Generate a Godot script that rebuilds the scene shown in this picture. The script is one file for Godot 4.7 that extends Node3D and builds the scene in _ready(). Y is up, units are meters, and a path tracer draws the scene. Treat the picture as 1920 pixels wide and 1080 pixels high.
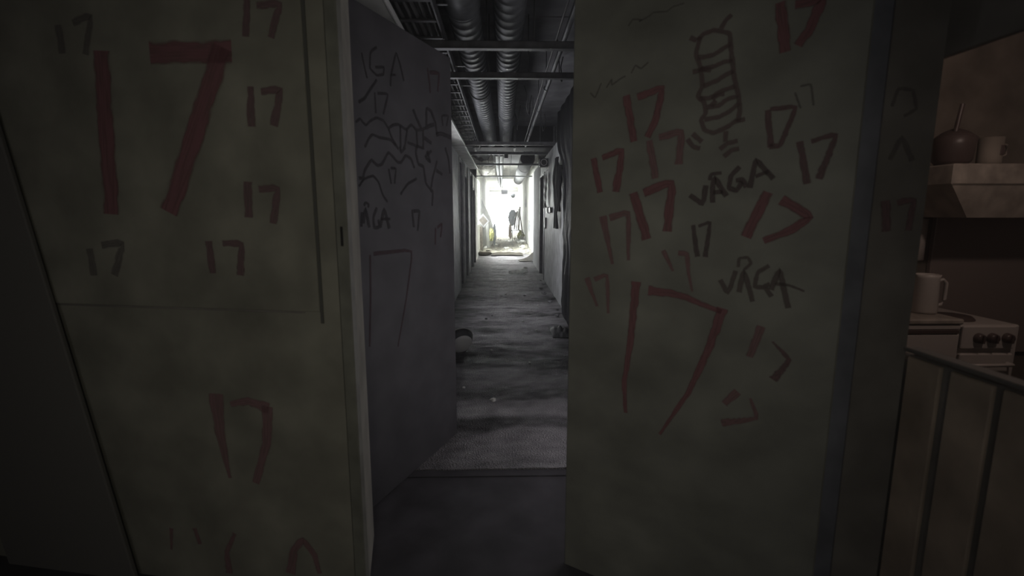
extends Node3D
# A dark fire-door lobby with graffiti, looking down a derelict service corridor to daylight.
# x across the corridor, y up, -z along it; metres.

var M := {}
var noise := FastNoiseLite.new()
var rng := RandomNumberGenerator.new()

# ---------------------------------------------------------------- mesh helpers
func begin() -> SurfaceTool:
	var st := SurfaceTool.new()
	st.begin(Mesh.PRIMITIVE_TRIANGLES)
	st.set_smooth_group(-1)
	return st

func tri(st: SurfaceTool, a: Vector3, b: Vector3, c: Vector3) -> void:   # a, b, c run counter-clockwise seen from outside
	for v in [a, c, b]:
		st.set_uv(Vector2(v.x + v.z, v.y))
		st.add_vertex(v)

func quad(st: SurfaceTool, a: Vector3, b: Vector3, c: Vector3, d: Vector3) -> void:
	tri(st, a, b, c)
	tri(st, a, c, d)

# chamfered box; t places it
func bx(st: SurfaceTool, c: Vector3, s: Vector3, e := 0.004, t := Transform3D()) -> void:
	var h := s / 2.0
	e = minf(e, minf(h.x, minf(h.y, h.z)) * 0.6)
	var P := func(sx: int, sy: int, sz: int, axis: int) -> Vector3:
		var v := Vector3(sx * (h.x - e), sy * (h.y - e), sz * (h.z - e))
		v[axis] = [sx, sy, sz][axis] * h[axis]
		return t * (c + v)
	for axis in 3:
		var u := (axis + 1) % 3
		var w := (axis + 2) % 3
		for s1: int in [-1, 1]:
			var q := []
			for k in [[-1, -1], [1, -1], [1, 1], [-1, 1]]:
				var sg := [0, 0, 0]
				sg[axis] = s1
				sg[u] = k[0]
				sg[w] = k[1]
				q.append(P.call(sg[0], sg[1], sg[2], axis))
			if s1 > 0: quad(st, q[0], q[1], q[2], q[3])
			else: quad(st, q[3], q[2], q[1], q[0])
		# edges that run along this axis
		for k in [[-1, -1], [1, -1], [1, 1], [-1, 1]]:
			var a := [0, 0, 0]
			var b := [0, 0, 0]
			a[axis] = -1
			b[axis] = 1
			a[u] = k[0]
			b[u] = k[0]
			a[w] = k[1]
			b[w] = k[1]
			var a1: Vector3 = P.call(a[0], a[1], a[2], u)
			var a2: Vector3 = P.call(a[0], a[1], a[2], w)
			var b1: Vector3 = P.call(b[0], b[1], b[2], u)
			var b2: Vector3 = P.call(b[0], b[1], b[2], w)
			if k[0] * k[1] > 0: quad(st, a1, a2, b2, b1)
			else: quad(st, a2, a1, b1, b2)
	for sx: int in [-1, 1]:
		for sy: int in [-1, 1]:
			for sz: int in [-1, 1]:
				var a: Vector3 = P.call(sx, sy, sz, 0)
				var b: Vector3 = P.call(sx, sy, sz, 1)
				var d: Vector3 = P.call(sx, sy, sz, 2)
				if sx * sy * sz > 0: tri(st, a, b, d)
				else: tri(st, a, d, b)

# box between two corners
func bb(st: SurfaceTool, a: Vector3, b: Vector3, e := 0.004) -> void:
	bx(st, (a + b) / 2.0, (b - a).abs(), e)

# prism over a footprint (x, z), counter-clockwise seen from above when x goes right and z towards the viewer
func prism(st: SurfaceTool, foot: PackedVector2Array, y0: float, y1: float) -> void:
	var idx := Geometry2D.triangulate_polygon(foot)
	var area := 0.0
	for i in foot.size():
		area += foot[i].cross(foot[(i + 1) % foot.size()])
	for i in range(0, idx.size(), 3):
		var a := foot[idx[i]]
		var b := foot[idx[i + 1]]
		var c := foot[idx[i + 2]]
		if (b - a).cross(c - a) < 0.0:
			var tmp := b
			b = c
			c = tmp
		tri(st, Vector3(a.x, y1, a.y), Vector3(c.x, y1, c.y), Vector3(b.x, y1, b.y))
		tri(st, Vector3(a.x, y0, a.y), Vector3(b.x, y0, b.y), Vector3(c.x, y0, c.y))
	for i in foot.size():
		var a := foot[i]
		var b := foot[(i + 1) % foot.size()]
		if area > 0.0:
			var tmp := a
			a = b
			b = tmp
		quad(st, Vector3(a.x, y0, a.y), Vector3(b.x, y0, b.y), Vector3(b.x, y1, b.y), Vector3(a.x, y1, a.y))

# tube along points, radius r or one per point
func tube(st: SurfaceTool, pts: Array, r: Variant, n := 10, cap := true) -> void:
	var rings := []
	for i in pts.size():
		var p: Vector3 = pts[i]
		var t: Vector3 = ((pts[mini(i + 1, pts.size() - 1)] as Vector3) - (pts[maxi(i - 1, 0)] as Vector3)).normalized()
		var up := Vector3.UP if absf(t.y) < 0.9 else Vector3.RIGHT
		var a := t.cross(up).normalized()
		var b := a.cross(t)
		var rr: float = r[i] if r is Array else r
		var ring := []
		for k in n:
			var an := TAU * k / n
			ring.append(p + (a * cos(an) + b * sin(an)) * rr)
		rings.append(ring)
	st.set_smooth_group(0)
	for i in rings.size() - 1:
		for k in n:
			var k2 := (k + 1) % n
			quad(st, rings[i][k], rings[i][k2], rings[i + 1][k2], rings[i + 1][k])
	st.set_smooth_group(-1)
	if cap:
		for k in n:
			var k2 := (k + 1) % n
			tri(st, pts[0], rings[0][k2], rings[0][k])
			tri(st, pts[-1], rings[-1][k], rings[-1][k2])

# profile of (radius, height) turned round t's y axis
func lathe(st: SurfaceTool, prof: Array, n := 24, t := Transform3D(), smooth := true) -> void:
	st.set_smooth_group(0 if smooth else -1)
	for i in prof.size() - 1:
		var p: Vector2 = prof[i]
		var q: Vector2 = prof[i + 1]
		for k in n:
			var a0 := TAU * k / n
			var a1 := TAU * (k + 1) / n
			var A := t * Vector3(p.x * cos(a0), p.y, p.x * sin(a0))
			var B := t * Vector3(p.x * cos(a1), p.y, p.x * sin(a1))
			var C := t * Vector3(q.x * cos(a1), q.y, q.x * sin(a1))
			var D := t * Vector3(q.x * cos(a0), q.y, q.x * sin(a0))
			if p.x < 1e-5: tri(st, A, D, C)
			elif q.x < 1e-5: tri(st, A, D, B)
			else: quad(st, A, D, C, B)
	st.set_smooth_group(-1)

# a sheet of nu x nv cells through f(u, v), th thick
func sheet(st: SurfaceTool, nu: int, nv: int, th: float, f: Callable) -> void:
	var g := []
	for i in nu + 1:
		var row := []
		for j in nv + 1:
			row.append(f.call(float(i) / nu, float(j) / nv))
		g.append(row)
	var nrm := []
	for i in nu + 1:
		var row := []
		for j in nv + 1:
			var du: Vector3 = g[mini(i + 1, nu)][j] - g[maxi(i - 1, 0)][j]
			var dv: Vector3 = g[i][mini(j + 1, nv)] - g[i][maxi(j - 1, 0)]
			row.append(du.cross(dv).normalized() * th)
		nrm.append(row)
	st.set_smooth_group(0)
	for i in nu:
		for j in nv:
			quad(st, g[i][j], g[i + 1][j], g[i + 1][j + 1], g[i][j + 1])
	st.set_smooth_group(1)
	for i in nu:
		for j in nv:
			quad(st, g[i][j + 1] - nrm[i][j + 1], g[i + 1][j + 1] - nrm[i + 1][j + 1], g[i + 1][j] - nrm[i + 1][j], g[i][j] - nrm[i][j])
	st.set_smooth_group(-1)
	for i in nu:
		for j: int in [0, nv]:
			var a: Vector3 = g[i][j]
			var b: Vector3 = g[i + 1][j]
			if j == 0: quad(st, a - nrm[i][j], b - nrm[i + 1][j], b, a)
			else: quad(st, a, b, b - nrm[i + 1][j], a - nrm[i][j])
	for j in nv:
		for i: int in [0, nu]:
			var a: Vector3 = g[i][j]
			var b: Vector3 = g[i][j + 1]
			if i == 0: quad(st, a, b, b - nrm[i][j + 1], a - nrm[i][j])
			else: quad(st, a - nrm[i][j], b - nrm[i][j + 1], b, a)

# a flat board cut to an outline in the x-y plane, th thick towards -z
func plate(st: SurfaceTool, pts: PackedVector2Array, th: float) -> void:
	var idx := Geometry2D.triangulate_polygon(pts)
	for i in range(0, idx.size(), 3):
		var a := pts[idx[i]]
		var b := pts[idx[i + 1]]
		var c := pts[idx[i + 2]]
		if (b - a).cross(c - a) < 0.0:
			var tmp := b
			b = c
			c = tmp
		tri(st, Vector3(a.x, a.y, 0), Vector3(b.x, b.y, 0), Vector3(c.x, c.y, 0))
		tri(st, Vector3(a.x, a.y, -th), Vector3(c.x, c.y, -th), Vector3(b.x, b.y, -th))
	var area := 0.0
	for i in pts.size(): area += pts[i].cross(pts[(i + 1) % pts.size()])
	for i in pts.size():
		var a := pts[i]
		var b := pts[(i + 1) % pts.size()]
		if area < 0.0:
			var tmp := a
			a = b
			b = tmp
		quad(st, Vector3(a.x, a.y, -th), Vector3(b.x, b.y, -th), Vector3(b.x, b.y, 0), Vector3(a.x, a.y, 0))

# a lumpy closed stone or chunk
func lump(st: SurfaceTool, c: Vector3, s: Vector3, n := 6, rough := 0.35, id := 0) -> void:
	var P := func(i: int, k: int) -> Vector3:
		var th := PI * i / n
		var ph := TAU * (k % (n * 2)) / (n * 2)
		var d := Vector3(sin(th) * cos(ph), cos(th), sin(th) * sin(ph))
		var q := 1.0 + rough * noise.get_noise_3d(d.x * 60.0 + id * 37.0, d.y * 60.0, d.z * 60.0) * 2.0
		return c + d * s * q * 0.5
	for i in n:
		for k in n * 2:
			var a: Vector3 = P.call(i, k)
			var b: Vector3 = P.call(i, k + 1)
			var e: Vector3 = P.call(i + 1, k + 1)
			var d: Vector3 = P.call(i + 1, k)
			if i > 0: tri(st, a, b, e)
			if i < n - 1: tri(st, a, e, d)

# ---------------------------------------------------------------- naming helpers
func mesh(called: String, st: SurfaceTool, m: Material, parent: Node3D = null) -> MeshInstance3D:
	st.generate_normals()
	var o := MeshInstance3D.new()
	o.name = called
	o.mesh = st.commit()
	o.material_override = m
	(parent if parent else self).add_child(o, true)
	if parent == null: o.name = numbered(called, o)
	return o

var used := {}
func numbered(called: String, _o: Node) -> String:
	var n: int = used.get(called, 0)
	used[called] = n + 1
	return called if n == 0 else "%s_%03d" % [called, n]

func tag(o: Node3D, label: String, category: String, group := "", kind := "") -> Node3D:
	o.set_meta("label", label)
	o.set_meta("category", category)
	if group: o.set_meta("group", group)
	if kind: o.set_meta("kind", kind)
	return o

func thing(called: String, label: String, category: String, at := Vector3.ZERO, group := "", kind := "") -> Node3D:
	var o := Node3D.new()
	o.name = called
	add_child(o, true)
	o.name = numbered(called, o)
	o.position = at
	return tag(o, label, category, group, kind)

func copy(src: Node3D, label: String, at: Vector3, turn := Vector3.ZERO, size := Vector3.ONE) -> Node3D:
	var o: Node3D = src.duplicate()
	var base := String(src.name).rstrip("0123456789").trim_suffix("_")
	add_child(o, true)
	o.name = numbered(base, o)
	o.position = at
	o.rotation = turn
	o.scale = size
	if label: o.set_meta("label", label)
	return o

# ---------------------------------------------------------------- materials
func tex(freq: float, lo: float, hi: float, octaves := 4, size := 512, kind := FastNoiseLite.TYPE_SIMPLEX_SMOOTH, sd := 1) -> NoiseTexture2D:
	var n := FastNoiseLite.new()
	n.noise_type = kind
	n.frequency = freq
	n.fractal_octaves = octaves
	n.seed = sd
	var t := NoiseTexture2D.new()
	t.width = size
	t.height = size
	t.seamless = true
	t.noise = n
	var r := Gradient.new()
	r.set_color(0, Color(lo, lo, lo))
	r.set_color(1, Color(hi, hi, hi))
	t.color_ramp = r
	return t

func mat(called: String, c: Color, rough := 0.8, metal := 0.0, grime: Texture2D = null, scale := 1.0, relief: Texture2D = null, depth := 0.0) -> StandardMaterial3D:
	var m := StandardMaterial3D.new()
	m.resource_name = called
	m.albedo_color = c
	m.roughness = rough
	m.metallic = metal
	if grime:
		m.albedo_texture = grime
	if relief:
		m.heightmap_enabled = true
		m.heightmap_texture = relief
		m.heightmap_scale = depth
	if grime or relief:
		m.uv1_triplanar = true
		m.uv1_world_triplanar = true
		m.uv1_scale = Vector3.ONE * scale
	M[called] = m
	return m

# brushed paint: opaque in the middle of the stroke, ragged along its edges
func paint(called: String, c: Color, body: float, sd: int) -> void:
	var n := FastNoiseLite.new()
	n.seed = sd
	n.frequency = 0.03
	n.fractal_octaves = 3
	var im := Image.create(256, 64, false, Image.FORMAT_RGBA8)
	for x in 256:
		for y in 64:
			var edge := absf(y - 31.5) / 31.5
			var a := smoothstep(1.0, 0.62, edge + 0.3 * n.get_noise_2d(x, y * 0.6))
			a *= body * clampf(0.9 + 0.45 * n.get_noise_2d(x * 0.6 + 500, y * 3.0), 0.3, 1.0)
			im.set_pixel(x, y, Color(1, 1, 1, a))
	var m := StandardMaterial3D.new()
	m.resource_name = called
	m.albedo_color = c
	m.albedo_texture = ImageTexture.create_from_image(im)
	m.transparency = BaseMaterial3D.TRANSPARENCY_ALPHA
	m.roughness = 0.75
	m.cull_mode = BaseMaterial3D.CULL_DISABLED
	M[called] = m

# one or more brush strokes lying on a wall; points are (along, up) in metres on that wall
var layer := 0
func marks(wall: Node3D, called: String, label: String, m: String, strokes: Array, lift := 0.0) -> void:
	layer += 1
	var st := begin()
	var z := lift + 0.0007 + 0.00012 * (layer % 6)
	for s: Array in strokes:
		var w0: float = s[0]
		var w1: float = s[1]
		var p: Array[Vector2] = []
		for i in range(2, s.size(), 2):
			p.append(Vector2(s[i], s[i + 1]))
		if p.size() > 2:                        # round the corners of the stroke
			var q: Array[Vector2] = [p[0]]
			for i in range(1, p.size() - 1):
				q.append(p[i].lerp(p[i - 1], 0.22))
				q.append(p[i].lerp(p[i - 1], 0.07).lerp(p[i].lerp(p[i + 1], 0.07), 0.5))
				q.append(p[i].lerp(p[i + 1], 0.22))
			q.append(p[-1])
			p = q
		var total := 0.0
		for i in p.size() - 1: total += p[i].distance_to(p[i + 1])
		var run := 0.0
		var off := 0.137 * layer
		var left := []
		var right := []
		var us := []
		for i in p.size():
			var d := Vector2.ZERO
			if i > 0: d += (p[i] - p[i - 1]).normalized()
			if i < p.size() - 1: d += (p[i + 1] - p[i]).normalized()
			var nn := d.normalized().orthogonal()
			if i > 0: run += p[i].distance_to(p[i - 1])
			var w := lerpf(w0, w1, run / total) / 2.0
			left.append(p[i] + nn * w)
			right.append(p[i] - nn * w)
			us.append(off + run / maxf(w0 * 7.0, 0.02) * 0.5)
		for i in p.size() - 1:
			for k in [[left, i, 0.0], [right, i, 1.0], [right, i + 1, 1.0], [left, i, 0.0], [right, i + 1, 1.0], [left, i + 1, 0.0]]:
				var v: Vector2 = k[0][k[1]]
				st.set_uv(Vector2(us[k[1]], 0.02 + 0.96 * k[2]))
				st.set_normal(Vector3(0, 0, 1))
				st.add_vertex(Vector3(v.x, v.y, z))
	var o := MeshInstance3D.new()
	o.name = called
	o.mesh = st.commit()
	o.material_override = M[m]
	wall.add_child(o, true)
	if label: o.set_meta("label", label)

# origin on the floor, x axis along the wall, z axis out of it
func frame(o: Vector2, u: Vector2) -> Transform3D:
	var U := Vector3(u.x, 0, -u.y)
	return Transform3D(Basis(U, Vector3.UP, U.cross(Vector3.UP)), Vector3(o.x, 0, -o.y))

func area_light(called: String, at: Vector3, towards: Vector3, size: Vector2, energy: float, c: Color) -> void:
	var l := AreaLight3D.new()
	l.name = called
	l.area_size = size
	l.area_normalize_energy = false
	l.light_energy = energy
	l.light_color = c
	l.shadow_enabled = true
	l.set("area_range", 60.0)
	add_child(l)
	l.look_at_from_position(at, at + towards, Vector3.UP if absf(towards.normalized().y) < 0.9 else Vector3.RIGHT)

# ================================================================ the scene
func _ready() -> void:
	noise.seed = 7
	noise.frequency = 0.02
	rng.seed = 11

	# ---- camera
	var cam := Camera3D.new()
	cam.name = "camera"
	cam.fov = rad_to_deg(2.0 * atan(540.0 / 900.0))
	cam.near = 0.05
	cam.far = 200.0
	add_child(cam)
	cam.position = Vector3(0, 1.35, 0)
	cam.rotation_degrees = Vector3(-8.84, -1.21, 0)
	var lens := CameraAttributesPhysical.new()      # focused down the corridor: the near walls are a little soft
	lens.frustum_focal_length = 20.0
	lens.exposure_aperture = 3.6
	lens.frustum_focus_distance = 9.0
	lens.frustum_near = 0.05
	lens.frustum_far = 200.0
	cam.attributes = lens
	cam.current = true

	# ---- overcast sky, exposure
	var env := Environment.new()
	var sky := Sky.new()
	var sm := ProceduralSkyMaterial.new()
	sm.sky_top_color = Color(0.92, 0.94, 0.95)
	sm.sky_horizon_color = Color(0.96, 0.97, 0.96)
	sm.ground_bottom_color = Color(0.75, 0.77, 0.77)
	sm.ground_horizon_color = Color(0.85, 0.88, 0.88)
	sm.sky_energy_multiplier = 4.6
	sm.ground_energy_multiplier = 2.2
	sky.sky_material = sm
	env.background_mode = Environment.BG_SKY
	env.sky = sky
	env.tonemap_mode = Environment.TONE_MAPPER_LINEAR
	env.tonemap_exposure = 1.0
	env.volumetric_fog_enabled = true       # dusty haze hanging in the air
	env.volumetric_fog_density = 0.014
	env.volumetric_fog_albedo = Color(0.98, 0.98, 1.0)
	env.sdfgi_enabled = true
	env.ssao_enabled = true
	env.ssil_enabled = true
	var we := WorldEnvironment.new()
	we.name = "world_environment"
	we.environment = env
	add_child(we)

	# ---- daylight at the open end, plus an added side opening and skylight
	area_light("daylight_end", Vector3(0.13, 1.3, -29.45), Vector3(0, 0, 1), Vector2(1.7, 2.3), 8.0, Color(0.97, 0.98, 0.97))
	area_light("added_side_daylight", Vector3(-0.74, 1.7, -15.9), Vector3(1, -0.1, 0), Vector2(2.0, 1.4), 6.0, Color(0.98, 1.0, 0.98))
	area_light("daylight_skylight", Vector3(0.25, 2.92, -25.5), Vector3(0, -1, 0), Vector2(0.5, 5.0), 1.0, Color(1.0, 1.0, 0.95))
	# ---- added unseen fill: pane and spot behind the camera, panes beside the corridor
	area_light("fill_pane_light", Vector3(-1.2, 1.4, 1.42), Vector3(0.6, 0, -1), Vector2(1.5, 1.3), 0.08, Color(0.98, 0.98, 1.0))
	area_light("fill_side_light", Vector3(0.835, 1.16, -2.5), Vector3(-1, 0.0, 0), Vector2(1.1, 2.2), 0.15, Color(0.97, 0.95, 1.0))
	area_light("fill_second_light", Vector3(-0.715, 1.5, -6.2), Vector3(1, 0.0, 0), Vector2(1.2, 1.2), 1.2, Color(0.97, 0.97, 1.0))
	var sp := SpotLight3D.new()
	sp.name = "fill_spot_light"
	sp.light_color = Color(1.0, 0.98, 0.90)
	sp.light_energy = 0.4
	sp.light_size = 0.08
	sp.spot_range = 20.0
	sp.spot_attenuation = 2.0
	sp.spot_angle = 40.0
	sp.spot_angle_attenuation = 1.0
	sp.shadow_enabled = true
	add_child(sp)
	sp.look_at_from_position(Vector3(0.0, 1.52, 0.885), Vector3(-0.22, 1.06, -1.5))

	materials()
	lobby()
	doors()
	corridor()
	ceiling_works()
	hangings()
	far_end()
	kitchen()

func materials() -> void:
	var g1 := tex(0.008, 0.72, 1.0, 5, 512, FastNoiseLite.TYPE_SIMPLEX_SMOOTH, 3)
	var g2 := tex(0.02, 0.35, 1.0, 5, 512, FastNoiseLite.TYPE_SIMPLEX_SMOOTH, 5)
	var g4 := tex(0.26, 0.0, 1.4, 3, 1024, FastNoiseLite.TYPE_SIMPLEX_SMOOTH, 6)  # fine speckle that puts the floor sparkle into the colour
	var fine := tex(0.09, 0.0, 1.0, 4, 512, FastNoiseLite.TYPE_SIMPLEX_SMOOTH, 9)
	var grit := tex(0.12, 0.0, 1.0, 3, 1024, FastNoiseLite.TYPE_CELLULAR, 4)
	mat("lobby_wall", Color(0.72, 0.71, 0.66), 0.85, 0, g1, 0.7, fine, 0.05)
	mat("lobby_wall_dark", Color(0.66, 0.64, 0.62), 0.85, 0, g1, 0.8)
	mat("door_paint", Color(0.71, 0.71, 0.68), 0.55, 0, g1, 0.9, fine, 0.02)
	mat("door_grey", Color(0.36, 0.355, 0.370), 0.6, 0, g1, 0.9)
	mat("frame_paint", Color(0.63, 0.63, 0.59), 0.5, 0, g1, 1.3)
	mat("frame_blue", Color(0.60, 0.61, 0.66), 0.5, 0, g1, 1.3)
	mat("joint_grey", Color(0.4, 0.4, 0.385), 0.9)
	mat("rubber", Color(0.14, 0.14, 0.14), 0.7)
	mat("lino", Color(0.38, 0.37, 0.39), 0.8, 0, g1, 0.9)
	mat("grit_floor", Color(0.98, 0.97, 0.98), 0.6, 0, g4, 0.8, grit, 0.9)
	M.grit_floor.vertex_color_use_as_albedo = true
	M.grit_floor.metallic_specular = 0.16
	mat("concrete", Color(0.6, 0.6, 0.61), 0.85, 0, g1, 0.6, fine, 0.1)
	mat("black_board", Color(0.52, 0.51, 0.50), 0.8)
	mat("panel_grey", Color(0.86, 0.87, 0.87), 0.55, 0, g1, 0.8)
	mat("panel_white", Color(0.9, 0.9, 0.88), 0.7, 0, g1, 0.7)
	mat("door_dark", Color(0.50, 0.51, 0.52), 0.5, 0, g1, 0.9)
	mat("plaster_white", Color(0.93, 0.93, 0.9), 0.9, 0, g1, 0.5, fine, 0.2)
	mat("galvanised", Color(0.50, 0.51, 0.52), 0.52, 0.5, g1, 2.0)
	mat("steel_dark", Color(0.50, 0.50, 0.51), 0.5, 0.6, g1, 2.0)
	mat("steel_lip", Color(0.42, 0.42, 0.43), 0.45, 0.6)
	mat("cable_black", Color(0.3, 0.3, 0.3), 0.5)
	mat("cable_grey", Color(0.42, 0.42, 0.42), 0.5)
	mat("black_plastic", Color(0.09, 0.09, 0.095), 0.6)
	M.black_plastic.metallic_specular = 0.2
	mat("white_plastic", Color(0.88, 0.88, 0.87), 0.35)
	mat("black_case", Color(0.22, 0.22, 0.22), 0.4)
	mat("rubble", Color(0.88, 0.86, 0.79), 0.95, 0, g2, 0.9, fine, 0.6)
	mat("plaster_chunk", Color(0.9, 0.9, 0.88), 0.9)
	mat("cardboard", Color(0.46, 0.43, 0.38), 0.9, 0, g2, 1.5)
	mat("brown_roll", Color(0.36, 0.33, 0.26), 0.95, 0, g2, 2.0)
	mat("gypsum", Color(0.58, 0.58, 0.56), 0.9, 0, g1, 0.8)
	mat("yellow_cloth", Color(0.86, 0.86, 0.55), 0.9, 0, g2, 2.0)
	mat("grey_cloth", Color(0.68, 0.71, 0.74), 0.95, 0, g1, 2.0)
	mat("tan_cloth", Color(0.85, 0.78, 0.70), 0.95, 0, g1, 2.0)
	mat("timber", Color(0.72, 0.68, 0.63), 0.85, 0, g2, 1.4)
	mat("insulation", Color(0.9, 0.89, 0.86), 1.0, 0, g2, 2.0, fine, 1.0)
	mat("plank_brown", Color(0.90, 0.82, 0.74), 0.8, 0, g1, 0.9)
	mat("kitchen_wall", Color(0.62, 0.58, 0.54), 0.85, 0, g1, 0.8)
	mat("enamel", Color(0.76, 0.73, 0.71), 0.35)
	mat("backsplash", Color(0.62, 0.57, 0.55), 0.5)
	mat("worktop", Color(0.74, 0.70, 0.66), 0.5, 0, g1, 2.0)
	mat("knob_dark", Color(0.34, 0.29, 0.28), 0.4)
	mat("snow", Color(0.85, 0.86, 0.86), 0.9)
	var w := mat("fill_glow", Color(0.9, 0.9, 0.9), 0.5)  # glow of the added fill panes and lamp
	w.emission_enabled = true
	w.emission = Color(1.0, 0.95, 0.85)
	w.emission_energy_multiplier = 0.12
	var k := mat("bulb_glow", Color(0.9, 0.8, 0.7), 0.5)
	k.emission_enabled = true
	k.emission = Color(1.0, 0.89, 0.83)
	k.emission_energy_multiplier = 0.5
	paint("red_paint", Color(0.62, 0.435, 0.46), 0.92, 1)
	paint("red_thin", Color(0.66, 0.51, 0.53), 0.78, 2)
	paint("red_dark", Color(0.55, 0.44, 0.46), 0.82, 3)
	paint("black_paint", Color(0.45, 0.40, 0.41), 0.95, 4)
	paint("black_thin", Color(0.51, 0.46, 0.46), 0.78, 5)
	paint("doodle", Color(0.55, 0.47, 0.48), 0.72, 10)
	paint("marker", Color(0.26, 0.25, 0.26), 0.85, 6)
	paint("marker_faint", Color(0.53, 0.50, 0.50), 0.55, 7)
	paint("marker_pale", Color(0.28, 0.27, 0.28), 0.55, 8)
	paint("red_door", Color(0.37, 0.29, 0.31), 0.6, 9)

# ---------------------------------------------------------------- the lobby the camera stands in
func lobby() -> void:
	var fw := frame(Vector2(-0.435, 1.4966), Vector2(1, -0.176).normalized())
	# front wall, one thick piece left of the doorway, one right of it, the lintel over it
	var wall := Node3D.new()
	wall.name = "wall_front"
	add_child(wall)
	wall.transform = fw
	tag(wall, "pale painted wall in front with the big red 17 painted on it", "wall", "", "structure")
	var inv := fw.affine_inverse()
	var st := begin()
	var foot := PackedVector2Array()
	for q: Vector2 in [Vector2(-0.475, 1.5036), Vector2(-0.545, 1.86), Vector2(-0.63, 1.96), Vector2(-2.7, 2.33), Vector2(-2.7, 1.895)]:
		var l := inv * Vector3(q.x, 0, -q.y)
		foot.append(Vector2(l.x, l.z))
	prism(st, foot, 0.0, 2.75)
	mesh("wall_panel", st, M.lobby_wall, wall)
	# a sheet of wallboard screwed over the upper part: its edges are the thin dark lines
	st = begin()
	bb(st, Vector3(-1.75, 1.038, 0.0), Vector3(-0.149, 2.70, 0.006), 0.003)
	mesh("wallboard", st, M.lobby_wall, wall)
	st = begin()
	bb(st, Vector3(-0.149, 1.0, 0.0), Vector3(-0.149 + 0.011, 2.70, 0.004), 0.001)
	mesh("joint_strip", st, M.joint_grey, wall)
	st = begin()
	bb(st, Vector3(-1.72, 1.038 - 0.007, 0.0), Vector3(-0.203, 1.038, 0.003), 0.001)
	mesh("joint_strip", st, M.lobby_wall_dark, wall)
	# lintel
	st = begin()
	bb(st, Vector3(-0.08, 2.27, -0.30), Vector3(1.46, 2.75, 0.0))
	mesh("lintel", st, M.lobby_wall, wall)
	# right of the doorway
	st = begin()
	foot = PackedVector2Array()
	for q: Vector2 in [Vector2(0.965, 1.2502), Vector2(1.087, 1.2287), Vector2(1.087, 1.75), Vector2(0.965, 1.75)]:
		var l := inv * Vector3(q.x, 0, -q.y)
		foot.append(Vector2(l.x, l.z))
	prism(st, foot, 0.0, 2.75)
	mesh("wall_panel", st, M.lobby_wall_dark, wall)
	fw_marks(wall)

	# frames of the doorway
	st = begin()
	bb(st, Vector3(-0.0766, 0.0, -0.02), Vector3(-0.0366, 2.27, 0.012), 0.004)
	var jl := mesh("trim_1", st, M.frame_paint)
	jl.transform = fw
	tag(jl, "pale door casing along the edge of the wall with the big red 17", "door frame", "", "structure")
	st = begin()
	bb(st, Vector3(-0.0600, 1.25, 0.012), Vector3(-0.0515, 1.31, 0.0135), 0.001)
	mesh("strike_plate", st, M.rubber, jl)
	st = begin()
	bb(st, Vector3(-0.0811, 0.0, 0.0), Vector3(-0.0771, 2.27, 0.003), 0.001)
	mesh("joint_strip", st, M.rubber, jl)
	st = begin()
	bb(st, Vector3(1.365, 0.0, -0.06), Vector3(1.418, 2.27, 0.016), 0.006)
	var jr := mesh("trim_2", st, M.frame_blue)
	jr.transform = fw
	tag(jr, "bluish grey door post the graffiti door hangs on", "door frame", "", "structure")
	# floor, ceiling, the walls round the camera
	st = begin()
	bb(st, Vector3(-2.8, -0.15, -2.36), Vector3(3.2, 0.0, 3.2), 0.0)
	tag(mesh("floor_lobby", st, M.lino), "smooth dark floor in front of the gritty corridor floor", "floor", "", "structure")
	st = begin()
	bb(st, Vector3(-2.8, 2.7, -1.6), Vector3(3.2, 2.85, 3.2), 0.0)
	tag(mesh("ceiling_lobby", st, M.lobby_wall_dark), "dark ceiling of the near room, above the wall with the numbers", "ceiling", "", "structure")
	st = begin()
	bb(st, Vector3(-2.65, 0, -2.1), Vector3(-2.5, 2.75, 3.2))
	tag(mesh("wall_left", st, M.lobby_wall_dark), "dark side wall of the near room", "wall", "", "structure")
	st = begin()
	bb(st, Vector3(-2.65, 0, 3.0), Vector3(1.3, 2.75, 3.15))
	tag(mesh("wall_back", st, M.lobby_wall_dark), "dark wall behind the near room", "wall", "", "structure")

	# side wall with the hatch into the kitchenette: plain above, planked below
	var wr := thing("wall_right", "dark side wall with a hatch that shows the kitchenette, planks below it", "wall", Vector3(1.087, 0, 0), "", "structure")
	st = begin()
	bb(st, Vector3(0, 1.73, -1.40), Vector3(0.02, 2.75, 3.0), 0.003)
	bb(st, Vector3(0, 0.0, -0.70), Vector3(0.02, 1.729, 3.0), 0.003)
	mesh("wall_panel", st, M.lobby_wall_dark, wr)
	st = begin()
	bb(st, Vector3(0.012, 0.0, -1.40), Vector3(0.03, 0.975, -0.70), 0.003)
	mesh("backing", st, M.lobby_wall_dark, wr)
	st = begin()
	bb(st, Vector3(-0.008, 0.985, -1.2287), Vector3(0.035, 0.996, -0.70), 0.003)
	mesh("sill", st, M.black_board, wr)
	for k in 4:
		st = begin()
		var z0 := -1.222 + 0.124 * k
		bb(st, Vector3(0.0, 0.02, z0), Vector3(0.0115, 0.972, z0 + 0.098 + 0.006 * (k % 2)), 0.003)
		mesh("plank", st, M.plank_brown, wr)

	# dark board added where soft shade lies on the front wall
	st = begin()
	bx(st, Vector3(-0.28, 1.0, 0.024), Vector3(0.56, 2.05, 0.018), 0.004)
	var lb := mesh("shade_board", st, M.black_board)
	tag(lb, "tall dark board added for the soft shade beside the big red 17", "board")
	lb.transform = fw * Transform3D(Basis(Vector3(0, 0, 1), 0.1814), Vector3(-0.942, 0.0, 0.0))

	# unseen glowing pane added behind the camera to fill the lobby
	var wn := thing("fill_pane_1", "broad glowing fill pane added unseen behind the near room", "fill_pane", Vector3(-1.236, 1.4, 1.48), "", "structure")
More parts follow.
